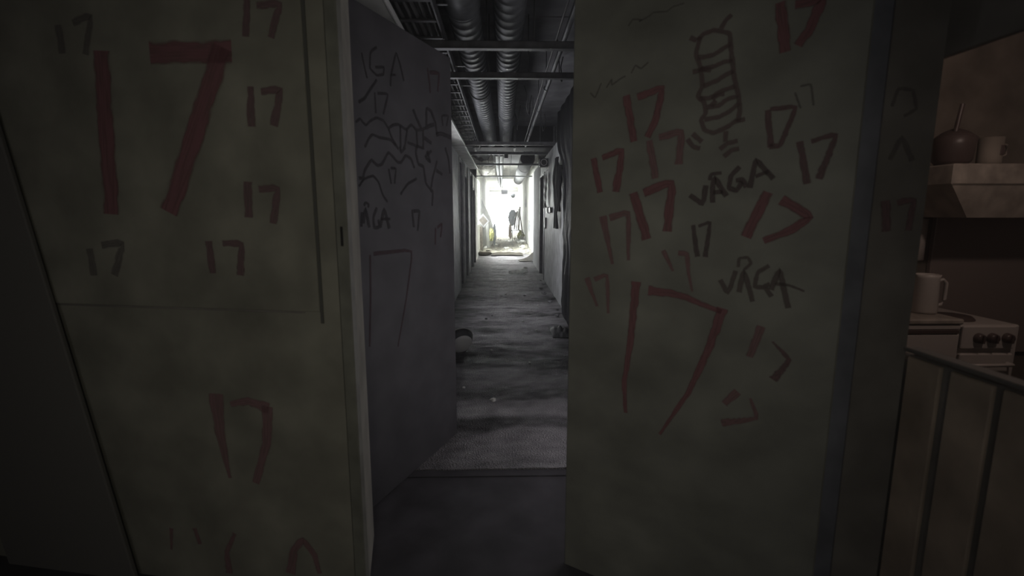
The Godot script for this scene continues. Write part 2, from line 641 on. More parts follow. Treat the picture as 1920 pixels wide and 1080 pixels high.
	wn.rotation.y = -atan(0.6)
	st = begin()
	bb(st, Vector3(-0.75, -0.65, -0.01), Vector3(0.75, 0.65, 0.01), 0.002)
	mesh("glow_pane", st, M.fill_glow, wn)
	st = begin()
	for s: int in [-1, 1]:
		bb(st, Vector3(s * 0.77 - 0.03, -1.45, -0.03), Vector3(s * 0.77 + 0.03, 1.25, 0.04))
		bb(st, Vector3(-0.75, s * 0.67 - 0.02, -0.03), Vector3(0.75, s * 0.67 + 0.02, 0.04))
	mesh("pane_frame", st, M.frame_paint, wn)

	# unseen lamp on a post, added behind the camera to light the walls
	var tc := thing("fill_lamp", "dim fill lamp added unseen on a thin post in the near room", "fill_lamp", Vector3(0.0, 1.52, 0.93))
	st = begin()
	lathe(st, [Vector2(0.0, 0.16), Vector2(0.02, 0.16), Vector2(0.022, 0.05), Vector2(0.085, -0.02), Vector2(0.085, -0.03), Vector2(0.08, -0.03), Vector2(0.02, 0.04), Vector2(0, 0.04)], 20, Transform3D(Basis(Vector3(1, 0, 0), PI / 2), Vector3.ZERO))
	mesh("housing", st, M.steel_dark, tc)
	st = begin()
	lathe(st, [Vector2(0, -0.024), Vector2(0.079, -0.024), Vector2(0.079, -0.018), Vector2(0, -0.018)], 20, Transform3D(Basis(Vector3(1, 0, 0), PI / 2), Vector3.ZERO))
	mesh("lamp_glass", st, M.fill_glow, tc)
	st = begin()
	tube(st, [Vector3(0, -1.52, 0.09), Vector3(0, -0.02, 0.09)], 0.012, 8)
	mesh("post", st, M.steel_dark, tc)
	# unseen glowing panes added beside the corridor to lift its light
	for q: Array in [[2.5, 0.55, "added glowing pane in the grey wall, unseen behind the half-closed door", 0.87, 1.16, 1.1], [6.2, 0.6, "added glowing pane in the pale partition, unseen behind the open scribbled door", -0.735, 1.5, 0.6]]:
		var h: float = q[1]
		var v: float = q[5]
		var tw := thing("fill_pane_%d" % (2 if h < 0.58 else 3), q[2], "fill_pane", Vector3(q[3], q[4], -q[0]), "", "structure")
		st = begin()
		bb(st, Vector3(-0.01, -v, -h), Vector3(0.01, v, h), 0.002)
		mesh("glow_pane", st, M.fill_glow, tw)
		st = begin()
		for s: int in [-1, 1]:
			bb(st, Vector3(-0.03, -v - 0.04, s * (h + 0.02) - 0.02), Vector3(0.03, v + 0.04, s * (h + 0.02) + 0.02))
			bb(st, Vector3(-0.03, s * (v + 0.02) - 0.02, -h), Vector3(0.03, s * (v + 0.02) + 0.02, h))
		mesh("pane_frame", st, M.frame_paint, tw)

	# shell of the building round the near rooms
	st = begin()
	bb(st, Vector3(-3.2, -0.3, -14.75), Vector3(-3.0, 3.12, 3.4), 0.0)
	bb(st, Vector3(-3.2, -0.3, -14.75), Vector3(-0.85, 3.12, -14.62), 0.0)
	tag(mesh("wall_outer_left", st, M.concrete), "outer wall of the building on the side of the dark doors", "wall", "", "structure")
	st = begin()
	bb(st, Vector3(3.3, -0.3, -13.3), Vector3(3.5, 3.12, 3.4), 0.0)
	bb(st, Vector3(1.0, -0.3, -13.3), Vector3(3.5, 3.12, -13.12), 0.0)
	tag(mesh("wall_outer_right", st, M.concrete), "outer wall of the building on the side of the kitchenette", "wall", "", "structure")
	st = begin()
	bb(st, Vector3(-3.2, -0.3, 3.2), Vector3(3.5, 3.12, 3.4), 0.0)
	tag(mesh("wall_outer_back", st, M.concrete), "outer wall behind the near room", "wall", "", "structure")
	st = begin()
	bb(st, Vector3(-3.2, 3.08, -14.75), Vector3(3.5, 3.2, 3.4), 0.0)
	tag(mesh("roof", st, M.concrete), "roof over the near rooms", "roof", "", "structure")

func fw_marks(w: Node3D) -> void:
	marks(w, "painted_number", "huge red painted 17", "red_paint", [[0.0667, 0.0671, -0.835, 1.856, -0.855, 1.607, -0.873, 1.347], [0.0738, 0.071, -0.663, 1.842, -0.522, 1.838, -0.382, 1.832], [0.0735, 0.0751, -0.411, 1.845, -0.54, 1.583, -0.656, 1.353]], 0.006)
	marks(w, "painted_number", "faint black 17 in the corner", "marker_faint", [[0.0301, 0.0313, -0.982, 1.94, -0.98, 1.854], [0.0263, 0.0263, -0.927, 1.943, -0.856, 1.961, -0.895, 1.847]], 0.006)
	marks(w, "painted_number", "dark red 17 cut by the top of the picture", "red_dark", [[0.0252, 0.0262, -0.314, 2.01, -0.33, 1.871], [0.0243, 0.027, -0.288, 1.955, -0.212, 1.956, -0.25, 1.864]], 0.006)
	marks(w, "painted_number", "small dark red 17 right of the huge one", "red_dark", [[0.0243, 0.0342, -0.329, 1.73, -0.336, 1.613], [0.0233, 0.0336, -0.295, 1.713, -0.229, 1.719, -0.261, 1.613]], 0.006)
	marks(w, "painted_number", "small dark red 17 below that", "red_dark", [[0.0322, 0.0343, -0.363, 1.448, -0.371, 1.337], [0.0233, 0.0322, -0.328, 1.425, -0.262, 1.429, -0.287, 1.318]], 0.006)
	marks(w, "painted_number", "small dark red 17 under the huge one", "red_dark", [[0.0303, 0.0292, -0.522, 1.261, -0.517, 1.156], [0.023, 0.0324, -0.472, 1.254, -0.403, 1.255, -0.419, 1.151]], 0.006)
	marks(w, "painted_number", "faint black 17", "marker_faint", [[0.03, 0.0325, -0.978, 1.232, -0.973, 1.14], [0.0259, 0.0346, -0.928, 1.243, -0.843, 1.255, -0.893, 1.142]], 0.006)
	marks(w, "painted_number", "tapering red 17 low on the wall", "red_thin", [[0.0643, 0.0167, -0.556, 0.739, -0.556, 0.599, -0.532, 0.429], [0.0223, 0.0446, -0.504, 0.704, -0.436, 0.719, -0.359, 0.698], [0.0448, 0.031, -0.364, 0.705, -0.379, 0.573, -0.433, 0.418]])
	marks(w, "painted_number", "dark 17 on the narrow strip beside the door post", "red_dark", [[0.0257, 0.0257, 1.452, 1.383, 1.463, 1.303], [0.0196, 0.0181, 1.48, 1.377, 1.519, 1.385, 1.513, 1.306]])
	marks(w, "painted_mark", "dark smudge over that 17", "marker_faint", [[0.0145, 0.0152, 1.451, 1.485, 1.472, 1.544, 1.503, 1.482], [0.0101, 0.0102, 1.442, 1.616, 1.451, 1.66, 1.485, 1.655, 1.498, 1.608, 1.471, 1.592]])
	marks(w, "painted_mark", "faint red smear", "red_thin", [[0.0182, 0.0104, -0.794, 0.207, -0.805, 0.119], [0.0393, 0.0214, -0.328, 0.08, -0.306, 0.177, -0.27, 0.219, -0.229, 0.165, -0.214, 0.094]])
	marks(w, "painted_mark", "faint red streaks", "red_thin", [[0.0202, 0.0202, -0.698, 0.217, -0.683, 0.155], [0.0172, 0.0312, -0.536, 0.214, -0.576, 0.135, -0.574, 0.049]])

# ---------------------------------------------------------------- the two leaves of the door
func doors() -> void:
	# right leaf, half closed, thick with numbers
	var d2 := Node3D.new()
	d2.name = "door_2"
	add_child(d2)
	d2.transform = frame(Vector2(0.237, 1.670), Vector2(0.8425, -0.5388))
	tag(d2, "pale half-closed door covered in red 17s and black words", "door", "", "structure")
	var st := begin()
	bb(st, Vector3(0, 0.006, -0.042), Vector3(0.798, 2.22, 0), 0.004)
	mesh("door_panel", st, M.door_paint, d2)
	st = begin()
	bb(st, Vector3(-0.0035, 0.006, -0.03), Vector3(0.001, 2.22, -0.012), 0.001)
	mesh("edge_strip", st, M.steel_dark, d2)
	rl_marks(d2)
	# left leaf, swung back into the corridor
	var d1 := Node3D.new()
	d1.name = "door_1"
	add_child(d1)
	d1.transform = frame(Vector2(-0.585, 2.060), Vector2(0.3887, 0.9214))
	tag(d1, "dark grey door swung open into the corridor, scribbled with black marker", "door", "", "structure")
	st = begin()
	bb(st, Vector3(-0.045, 0.012, -0.042), Vector3(0.7924, 2.19, 0), 0.004)
	mesh("door_panel", st, M.door_grey, d1)
	ll_marks(d1)

func rl_marks(w: Node3D) -> void:
	marks(w, "painted_number", "thick red 17 in the top corner", "red_paint", [
		[0.032, 0.0305, 0.592, 1.9, 0.614, 1.773],
		[0.0291, 0.0273, 0.627, 1.886, 0.688, 1.89, 0.667, 1.824, 0.642, 1.784]])
	marks(w, "painted_number", "red 17 with a violet top", "red_paint", [
		[0.0272, 0.0272, 0.183, 1.715, 0.214, 1.573],
		[0.0253, 0.0252, 0.219, 1.705, 0.296, 1.725, 0.28, 1.635, 0.255, 1.583]])
	marks(w, "painted_number", "red 17 below it", "red_thin", [
		[0.0244, 0.0262, 0.261, 1.573, 0.286, 1.457],
		[0.0252, 0.0259, 0.291, 1.579, 0.357, 1.592, 0.354, 1.496]])
	marks(w, "painted_number", "red 17 near the free edge", "red_paint", [
		[0.025, 0.0242, 0.08, 1.53, 0.106, 1.418],
		[0.0221, 0.0313, 0.11, 1.529, 0.177, 1.552, 0.16, 1.419]])
	marks(w, "painted_number", "bright red 17", "red_paint", [
		[0.0322, 0.0362, 0.218, 1.415, 0.267, 1.268],
		[0.0311, 0.0318, 0.251, 1.414, 0.337, 1.447, 0.33, 1.294]])
	marks(w, "painted_number", "long red 17 that tapers downward", "red_thin", [
		[0.0292, 0.0121, 0.118, 1.341, 0.156, 1.183],
		[0.025, 0.0141, 0.141, 1.335, 0.204, 1.355, 0.21, 1.198]])
	marks(w, "painted_number", "small dark red 17", "red_dark", [
		[0.0175, 0.0182, 0.582, 1.629, 0.598, 1.53],
		[0.0136, 0.0167, 0.588, 1.63, 0.651, 1.632, 0.619, 1.531, 0.594, 1.532]])
	marks(w, "painted_number", "dark red 17 nearer the hinge", "red_dark", [
		[0.0182, 0.0212, 0.665, 1.54, 0.691, 1.428],
		[0.0136, 0.0212, 0.691, 1.538, 0.747, 1.554, 0.716, 1.44]])
	marks(w, "painted_number", "faint thin 17", "marker_faint", [
		[0.006, 0.0061, 0.644, 1.667, 0.66, 1.625],
		[0.0072, 0.0058, 0.655, 1.681, 0.679, 1.684, 0.689, 1.629]])
	marks(w, "painted_word", "thick black word VÅGA", "black_paint", [
		[0.0162, 0.018, 0.391, 1.404, 0.43, 1.375, 0.435, 1.432],
		[0.0165, 0.0173, 0.457, 1.381, 0.454, 1.426, 0.457, 1.455, 0.493, 1.399],
		[0.0138, 0.0133, 0.457, 1.411, 0.483, 1.411],
		[0.0121, 0.0116, 0.444, 1.446, 0.448, 1.463, 0.476, 1.466],
		[0.0149, 0.0155, 0.523, 1.481, 0.501, 1.458, 0.498, 1.422, 0.519, 1.414, 0.531, 1.439],
		[0.0143, 0.0165, 0.515, 1.443, 0.532, 1.445, 0.544, 1.423],
		[0.0165, 0.0151, 0.553, 1.421, 0.558, 1.456, 0.562, 1.5, 0.61, 1.444],
		[0.0116, 0.0106, 0.565, 1.452, 0.597, 1.465]])
	marks(w, "painted_number", "small black 17", "black_paint", [
		[0.0144, 0.0169, 0.405, 1.315, 0.423, 1.22],
		[0.0104, 0.0169, 0.421, 1.311, 0.454, 1.326, 0.445, 1.22]])
	marks(w, "painted_mark", "thick slanting red stroke", "red_paint", [
		[0.0314, 0.0345, 0.6, 1.408, 0.55, 1.283]])
	marks(w, "painted_mark", "red arrow-like corner stroke", "red_paint", [
		[0.0317, 0.0216, 0.633, 1.387, 0.668, 1.367, 0.703, 1.339, 0.666, 1.305, 0.598, 1.273]])
	marks(w, "painted_word", "smeared dark word VÅGA", "black_thin", [
		[0.0162, 0.0149, 0.491, 1.154, 0.516, 1.113, 0.532, 1.184],
		[0.0173, 0.0155, 0.545, 1.121, 0.552, 1.191, 0.583, 1.097],
		[0.0104, 0.0099, 0.538, 1.195, 0.538, 1.221, 0.561, 1.225, 0.571, 1.208, 0.555, 1.189],
		[0.0132, 0.0155, 0.617, 1.204, 0.589, 1.182, 0.584, 1.14, 0.612, 1.141, 0.63, 1.116],
		[0.0149, 0.0148, 0.608, 1.142, 0.623, 1.152],
		[0.0173, 0.0174, 0.627, 1.135, 0.643, 1.197, 0.66, 1.133, 0.674, 1.087],
		[0.0116, 0.0063, 0.635, 1.153, 0.67, 1.152, 0.708, 1.138]])
	marks(w, "painted_number", "small tapering red 17", "red_thin", [
		[0.0187, 0.0094, 0.32, 1.235, 0.354, 1.172],
		[0.0206, 0.0072, 0.366, 1.229, 0.392, 1.227, 0.4, 1.17, 0.414, 1.112]])
	marks(w, "painted_number", "small red 17 low by the free edge", "red_thin", [
		[0.0245, 0.0108, 0.066, 1.131, 0.107, 1.035],
		[0.0194, 0.0108, 0.094, 1.126, 0.139, 1.149, 0.147, 1.015]])
	marks(w, "painted_number", "large red 17", "red_paint", [
		[0.0343, 0.0153, 0.239, 1.13, 0.229, 0.939, 0.211, 0.786, 0.22, 0.675],
		[0.0343, 0.0144, 0.279, 1.105, 0.378, 1.099, 0.501, 1.057],
		[0.0343, 0.0105, 0.504, 1.069, 0.472, 0.936, 0.42, 0.787, 0.338, 0.626]])
	marks(w, "painted_mark", "short red stroke", "red_thin", [
		[0.0265, 0.0226, 0.61, 1.027, 0.585, 0.931]])
	marks(w, "painted_mark", "small red hook", "red_dark", [
		[0.0067, 0.0265, 0.641, 0.985, 0.689, 0.939, 0.651, 0.873]])
	marks(w, "painted_mark", "faint red triangle", "red_thin", [
		[0.0245, 0.0263, 0.526, 0.773, 0.561, 0.819],
		[0.0088, 0.0265, 0.596, 0.805, 0.62, 0.747, 0.522, 0.71]])
	marks(w, "painted_word", "faint thin scribble", "marker_faint", [
		[0.0059, 0.005, 0.183, 1.918, 0.195, 1.935, 0.225, 1.928, 0.213, 1.924, 0.242, 1.932, 0.258, 1.942, 0.298, 1.936, 0.314, 1.946, 0.346, 1.949]])
	marks(w, "painted_word", "faint slanting pencil writing", "marker_faint", [
		[0.006, 0.0058, 0.063, 1.738, 0.08, 1.719, 0.1, 1.763],
		[0.0058, 0.0056, 0.117, 1.746, 0.135, 1.771, 0.134, 1.751, 0.166, 1.769, 0.179, 1.773],
		[0.0056, 0.0056, 0.197, 1.779, 0.209, 1.801, 0.227, 1.787, 0.249, 1.803]])
	marks(w, "painted_doodle", "dark doodle of a striped grub on end", "doodle", [
		[0.015, 0.0149, 0.395, 1.851, 0.386, 1.802, 0.4, 1.768, 0.41, 1.716, 0.398, 1.686, 0.417, 1.667, 0.423, 1.638, 0.411, 1.619, 0.421, 1.589, 0.447, 1.579, 0.483, 1.593, 0.507, 1.61],
		[0.0144, 0.0149, 0.39, 1.841, 0.403, 1.855, 0.43, 1.861, 0.474, 1.844, 0.477, 1.817, 0.485, 1.77, 0.492, 1.727, 0.505, 1.681, 0.513, 1.636, 0.51, 1.606],
		[0.0157, 0.0144, 0.391, 1.794, 0.412, 1.792, 0.438, 1.796, 0.479, 1.816],
		[0.0149, 0.0143, 0.401, 1.76, 0.436, 1.763, 0.465, 1.771, 0.486, 1.77],
		[0.0156, 0.015, 0.411, 1.712, 0.449, 1.724, 0.467, 1.734, 0.49, 1.742],
		[0.0156, 0.0143, 0.401, 1.68, 0.43, 1.677, 0.455, 1.691, 0.498, 1.702],
		[0.0156, 0.0143, 0.424, 1.653, 0.454, 1.653, 0.478, 1.669, 0.507, 1.674],
		[0.0156, 0.0143, 0.42, 1.619, 0.459, 1.623, 0.488, 1.635, 0.51, 1.655],
		[0.0156, 0.015, 0.367, 1.852, 0.386, 1.841],
		[0.015, 0.0144, 0.45, 1.861, 0.46, 1.879, 0.475, 1.893],
		[0.0162, 0.0156, 0.389, 1.582, 0.417, 1.557],
		[0.0162, 0.0156, 0.375, 1.568, 0.392, 1.545, 0.413, 1.539],
		[0.0143, 0.0149, 0.507, 1.607, 0.528, 1.61],
		[0.0149, 0.0149, 0.48, 1.582, 0.48, 1.552],
		[0.0149, 0.0149, 0.467, 1.532, 0.486, 1.548, 0.513, 1.553],
		[0.0156, 0.0149, 0.479, 1.511, 0.498, 1.528, 0.518, 1.532],
		[0.0156, 0.0156, 0.38, 1.756, 0.41, 1.759, 0.431, 1.754],
		[0.0149, 0.0149, 0.438, 1.674, 0.452, 1.684, 0.47, 1.685],
		[0.0149, 0.0156, 0.435, 1.654, 0.449, 1.669]])

func ll_marks(w: Node3D) -> void:
	marks(w, "painted_word", "thin black letters GA", "marker_pale", [
		[0.0126, 0.0127, 0.038, 1.998, 0.066, 1.906],
		[0.0133, 0.0136, 0.141, 2.05, 0.096, 2.017, 0.087, 1.95, 0.133, 1.933, 0.182, 1.95, 0.188, 1.982, 0.125, 1.964],
		[0.014, 0.0154, 0.229, 1.912, 0.236, 1.96, 0.281, 2.071, 0.312, 2.022, 0.336, 1.959],
		[0.0105, 0.011, 0.233, 1.961, 0.275, 1.971]])
	marks(w, "painted_mark", "faint black swoosh", "marker_pale", [
		[0.0136, 0.0155, 0.132, 1.916, 0.081, 1.862, 0.047, 1.823, 0.005, 1.798]])
	marks(w, "painted_number", "thin black 17", "marker", [
		[0.01, 0.0132, 0.114, 1.86, 0.116, 1.775],
		[0.0133, 0.0137, 0.133, 1.861, 0.211, 1.876, 0.169, 1.781]])
	marks(w, "painted_number", "faint red and black 17", "red_door", [
		[0.0172, 0.0173, 0.548, 2.073, 0.566, 2, 0.568, 1.957],
		[0.0215, 0.0177, 0.568, 2.057, 0.665, 2.078, 0.646, 1.981]])
	marks(w, "painted_doodle", "long black zigzag line", "marker", [
		[0.0118, 0.0172, -0.018, 1.716, 0.009, 1.735, 0.045, 1.713, 0.08, 1.74, 0.121, 1.758, 0.169, 1.754, 0.203, 1.725, 0.234, 1.745, 0.28, 1.757, 0.344, 1.741, 0.387, 1.773, 0.429, 1.755, 0.474, 1.761, 0.57, 1.798],
		[0.0143, 0.0147, 0.203, 1.725, 0.223, 1.69, 0.273, 1.644],
		[0.0149, 0.0151, 0.295, 1.749, 0.291, 1.646],
		[0.0155, 0.0149, 0.35, 1.739, 0.331, 1.673, 0.314, 1.648],
		[0.0166, 0.0165, 0.433, 1.754, 0.435, 1.672],
		[0.0164, 0.0169, 0.492, 1.761, 0.489, 1.669],
		[0.0128, 0.0145, 0.032, 1.623, 0.058, 1.66, 0.085, 1.683, 0.136, 1.677, 0.215, 1.68, 0.251, 1.659],
		[0.0155, 0.0167, 0.348, 1.685, 0.416, 1.679, 0.488, 1.674]])
	marks(w, "painted_doodle", "spiky black scrawl", "marker", [
		[0.0197, 0.0205, 0.406, 1.847, 0.44, 1.805, 0.476, 1.767],
		[0.0212, 0.0225, 0.525, 1.771, 0.528, 1.875, 0.573, 1.871, 0.611, 1.824, 0.63, 1.759],
		[0.0209, 0.0217, 0.5, 1.728, 0.57, 1.709],
		[0.0213, 0.0225, 0.531, 1.786, 0.6, 1.807],
		[0.0225, 0.0245, 0.617, 1.758, 0.67, 1.773, 0.784, 1.766]])
	marks(w, "painted_number", "tiny black 17", "marker", [
		[0.0138, 0.0141, 0.682, 1.867, 0.693, 1.815],
		[0.0138, 0.0144, 0.687, 1.868, 0.758, 1.881, 0.731, 1.821]])
	marks(w, "painted_doodle", "black wavy line", "marker", [
		[0.0154, 0.0163, -0.015, 1.494, 0.012, 1.496, 0.025, 1.53, 0.072, 1.577, 0.113, 1.556, 0.145, 1.564, 0.195, 1.624, 0.262, 1.585, 0.291, 1.585, 0.33, 1.623, 0.376, 1.613, 0.403, 1.57],
		[0.0183, 0.0155, 0.285, 1.659, 0.292, 1.631, 0.331, 1.659]])
	marks(w, "painted_doodle", "lower black wavy line", "marker_pale", [
		[0.0123, 0.0142, -0.018, 1.46, 0.017, 1.493, 0.078, 1.511, 0.114, 1.488, 0.141, 1.43, 0.174, 1.4],
		[0.0148, 0.0163, 0.276, 1.438, 0.34, 1.491, 0.421, 1.52]])
	marks(w, "painted_doodle", "black scrawl running to a point", "marker", [
		[0.0199, 0.0181, 0.43, 1.677, 0.418, 1.643, 0.44, 1.591, 0.485, 1.586, 0.505, 1.5, 0.55, 1.473, 0.576, 1.542, 0.624, 1.625],
		[0.0219, 0.0177, 0.548, 1.473, 0.572, 1.463, 0.56, 1.389],
		[0.0217, 0.0178, 0.524, 1.666, 0.555, 1.612, 0.501, 1.635, 0.569, 1.671],
		[0.0224, 0.0183, 0.61, 1.577, 0.675, 1.558],
		[0.0232, 0.0193, 0.713, 1.706, 0.746, 1.649, 0.761, 1.57]])
	marks(w, "painted_word", "black word VÅGA cut by the frame", "marker", [
		[0.0157, 0.019, -0.014, 1.294, -0.006, 1.355],
		[0.0189, 0.0197, -0, 1.308, 0.018, 1.374, 0.038, 1.29],
		[0.0129, 0.0129, 0.009, 1.381, 0.019, 1.395, 0.041, 1.389, 0.036, 1.374],
		[0.0167, 0.017, 0.095, 1.375, 0.068, 1.333, 0.071, 1.286, 0.111, 1.29, 0.102, 1.323],
		[0.021, 0.0213, 0.114, 1.288, 0.147, 1.375, 0.18, 1.281],
		[0.014, 0.0144, 0.124, 1.324, 0.189, 1.325]])
	marks(w, "painted_number", "black 17 beside the word", "marker", [
		[0.0157, 0.0203, 0.37, 1.368, 0.383, 1.282],
		[0.0203, 0.0165, 0.382, 1.361, 0.439, 1.363, 0.415, 1.263]])
	marks(w, "painted_number", "small thin black 17 under the waves", "marker_pale", [
		[0.0142, 0.0142, 0.192, 1.549, 0.208, 1.483],
		[0.0144, 0.015, 0.207, 1.553, 0.249, 1.555, 0.233, 1.484]])
	marks(w, "painted_number", "faint red 17 low on the door", "red_door", [
		[0.0179, 0.0183, 0.59, 1.273, 0.582, 1.184],
		[0.0185, 0.0187, 0.608, 1.274, 0.66, 1.296, 0.641, 1.22]])
	marks(w, "painted_number", "large faint red 17", "red_door", [
		[0.0162, 0.0135, 0.035, 1.172, 0.025, 0.981, 0.003, 0.77],
		[0.0203, 0.0119, 0.057, 1.175, 0.366, 1.172, 0.296, 0.936, 0.211, 0.715]])


# ---------------------------------------------------------------- the corridor
func floor_height(x: float, d: float) -> float:
	var h := 0.010 + 0.012 * noise.get_noise_2d(x * 42.0, d * 120.0) + 0.006 * noise.get_noise_2d(x * 190.0 + 90.0, d * 330.0)
	h += 0.0022 * noise.get_noise_2d(x * 1500.0, d * 1500.0)
	if d > 15.0:
		var k := smoothstep(15.2, 16.4, d)
		var side := smoothstep(0.2, 0.95, absf(x - 0.1)) * (0.6 + 0.4 * smoothstep(17.0, 20.0, d))
		h += k * (0.05 + 0.22 * side * (0.7 + 0.8 * noise.get_noise_2d(x * 70.0, d * 60.0)) + 0.08 * noise.get_noise_2d(x * 160.0, d * 110.0))
		h *= 1.0 - 0.6 * smoothstep(27.5, 29.4, d)
	return h

# floor light painted as tone: lit and dim bands across, broken up by noise
func painted_light_at(x: float, d: float) -> float:
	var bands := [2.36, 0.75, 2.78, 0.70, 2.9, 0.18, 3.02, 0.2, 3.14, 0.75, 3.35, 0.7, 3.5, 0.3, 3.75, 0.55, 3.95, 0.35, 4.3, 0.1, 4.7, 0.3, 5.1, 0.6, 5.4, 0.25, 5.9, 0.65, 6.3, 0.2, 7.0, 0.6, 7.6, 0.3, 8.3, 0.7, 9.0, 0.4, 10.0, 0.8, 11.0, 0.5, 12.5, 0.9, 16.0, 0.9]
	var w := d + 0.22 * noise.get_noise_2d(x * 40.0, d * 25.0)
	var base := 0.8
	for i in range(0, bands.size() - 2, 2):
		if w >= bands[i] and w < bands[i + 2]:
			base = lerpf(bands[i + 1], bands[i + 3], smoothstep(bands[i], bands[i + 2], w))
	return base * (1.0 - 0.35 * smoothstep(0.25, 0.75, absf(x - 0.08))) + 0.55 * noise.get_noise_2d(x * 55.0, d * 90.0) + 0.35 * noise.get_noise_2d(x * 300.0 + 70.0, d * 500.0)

func ground(x0: float, x1: float, d0: float, d1: float, nx: int, nd: int, tint := false) -> SurfaceTool:
	var st := begin()
	st.set_smooth_group(0)
	for i in nd:
		var a := lerpf(d0, d1, float(i) / nd)
		var b := lerpf(d0, d1, float(i + 1) / nd)
		for k in nx:
			var p := lerpf(x0, x1, float(k) / nx)
			var q := lerpf(x0, x1, float(k + 1) / nx)
			for c: Vector2 in [Vector2(p, a), Vector2(q, b), Vector2(q, a), Vector2(p, a), Vector2(p, b), Vector2(q, b)]:
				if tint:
					var painted_light := 0.10 + 0.88 * clampf(painted_light_at(c.x, c.y), 0.0, 1.0)  # lit and dim bands go into the vertex colour
					st.set_color(Color(painted_light, painted_light * 0.985, painted_light, 1.0))
				st.set_uv(c)
				st.add_vertex(Vector3(c.x, floor_height(c.x, c.y), -c.y))
	st.set_smooth_group(-1)
	for k in nx:      # the broken edge of the floor covering
		var p := lerpf(x0, x1, float(k) / nx)
		var q := lerpf(x0, x1, float(k + 1) / nx)
		quad(st, Vector3(p, -0.06, -d0), Vector3(q, -0.06, -d0), Vector3(q, floor_height(q, d0), -d0), Vector3(p, floor_height(p, d0), -d0))
	return st

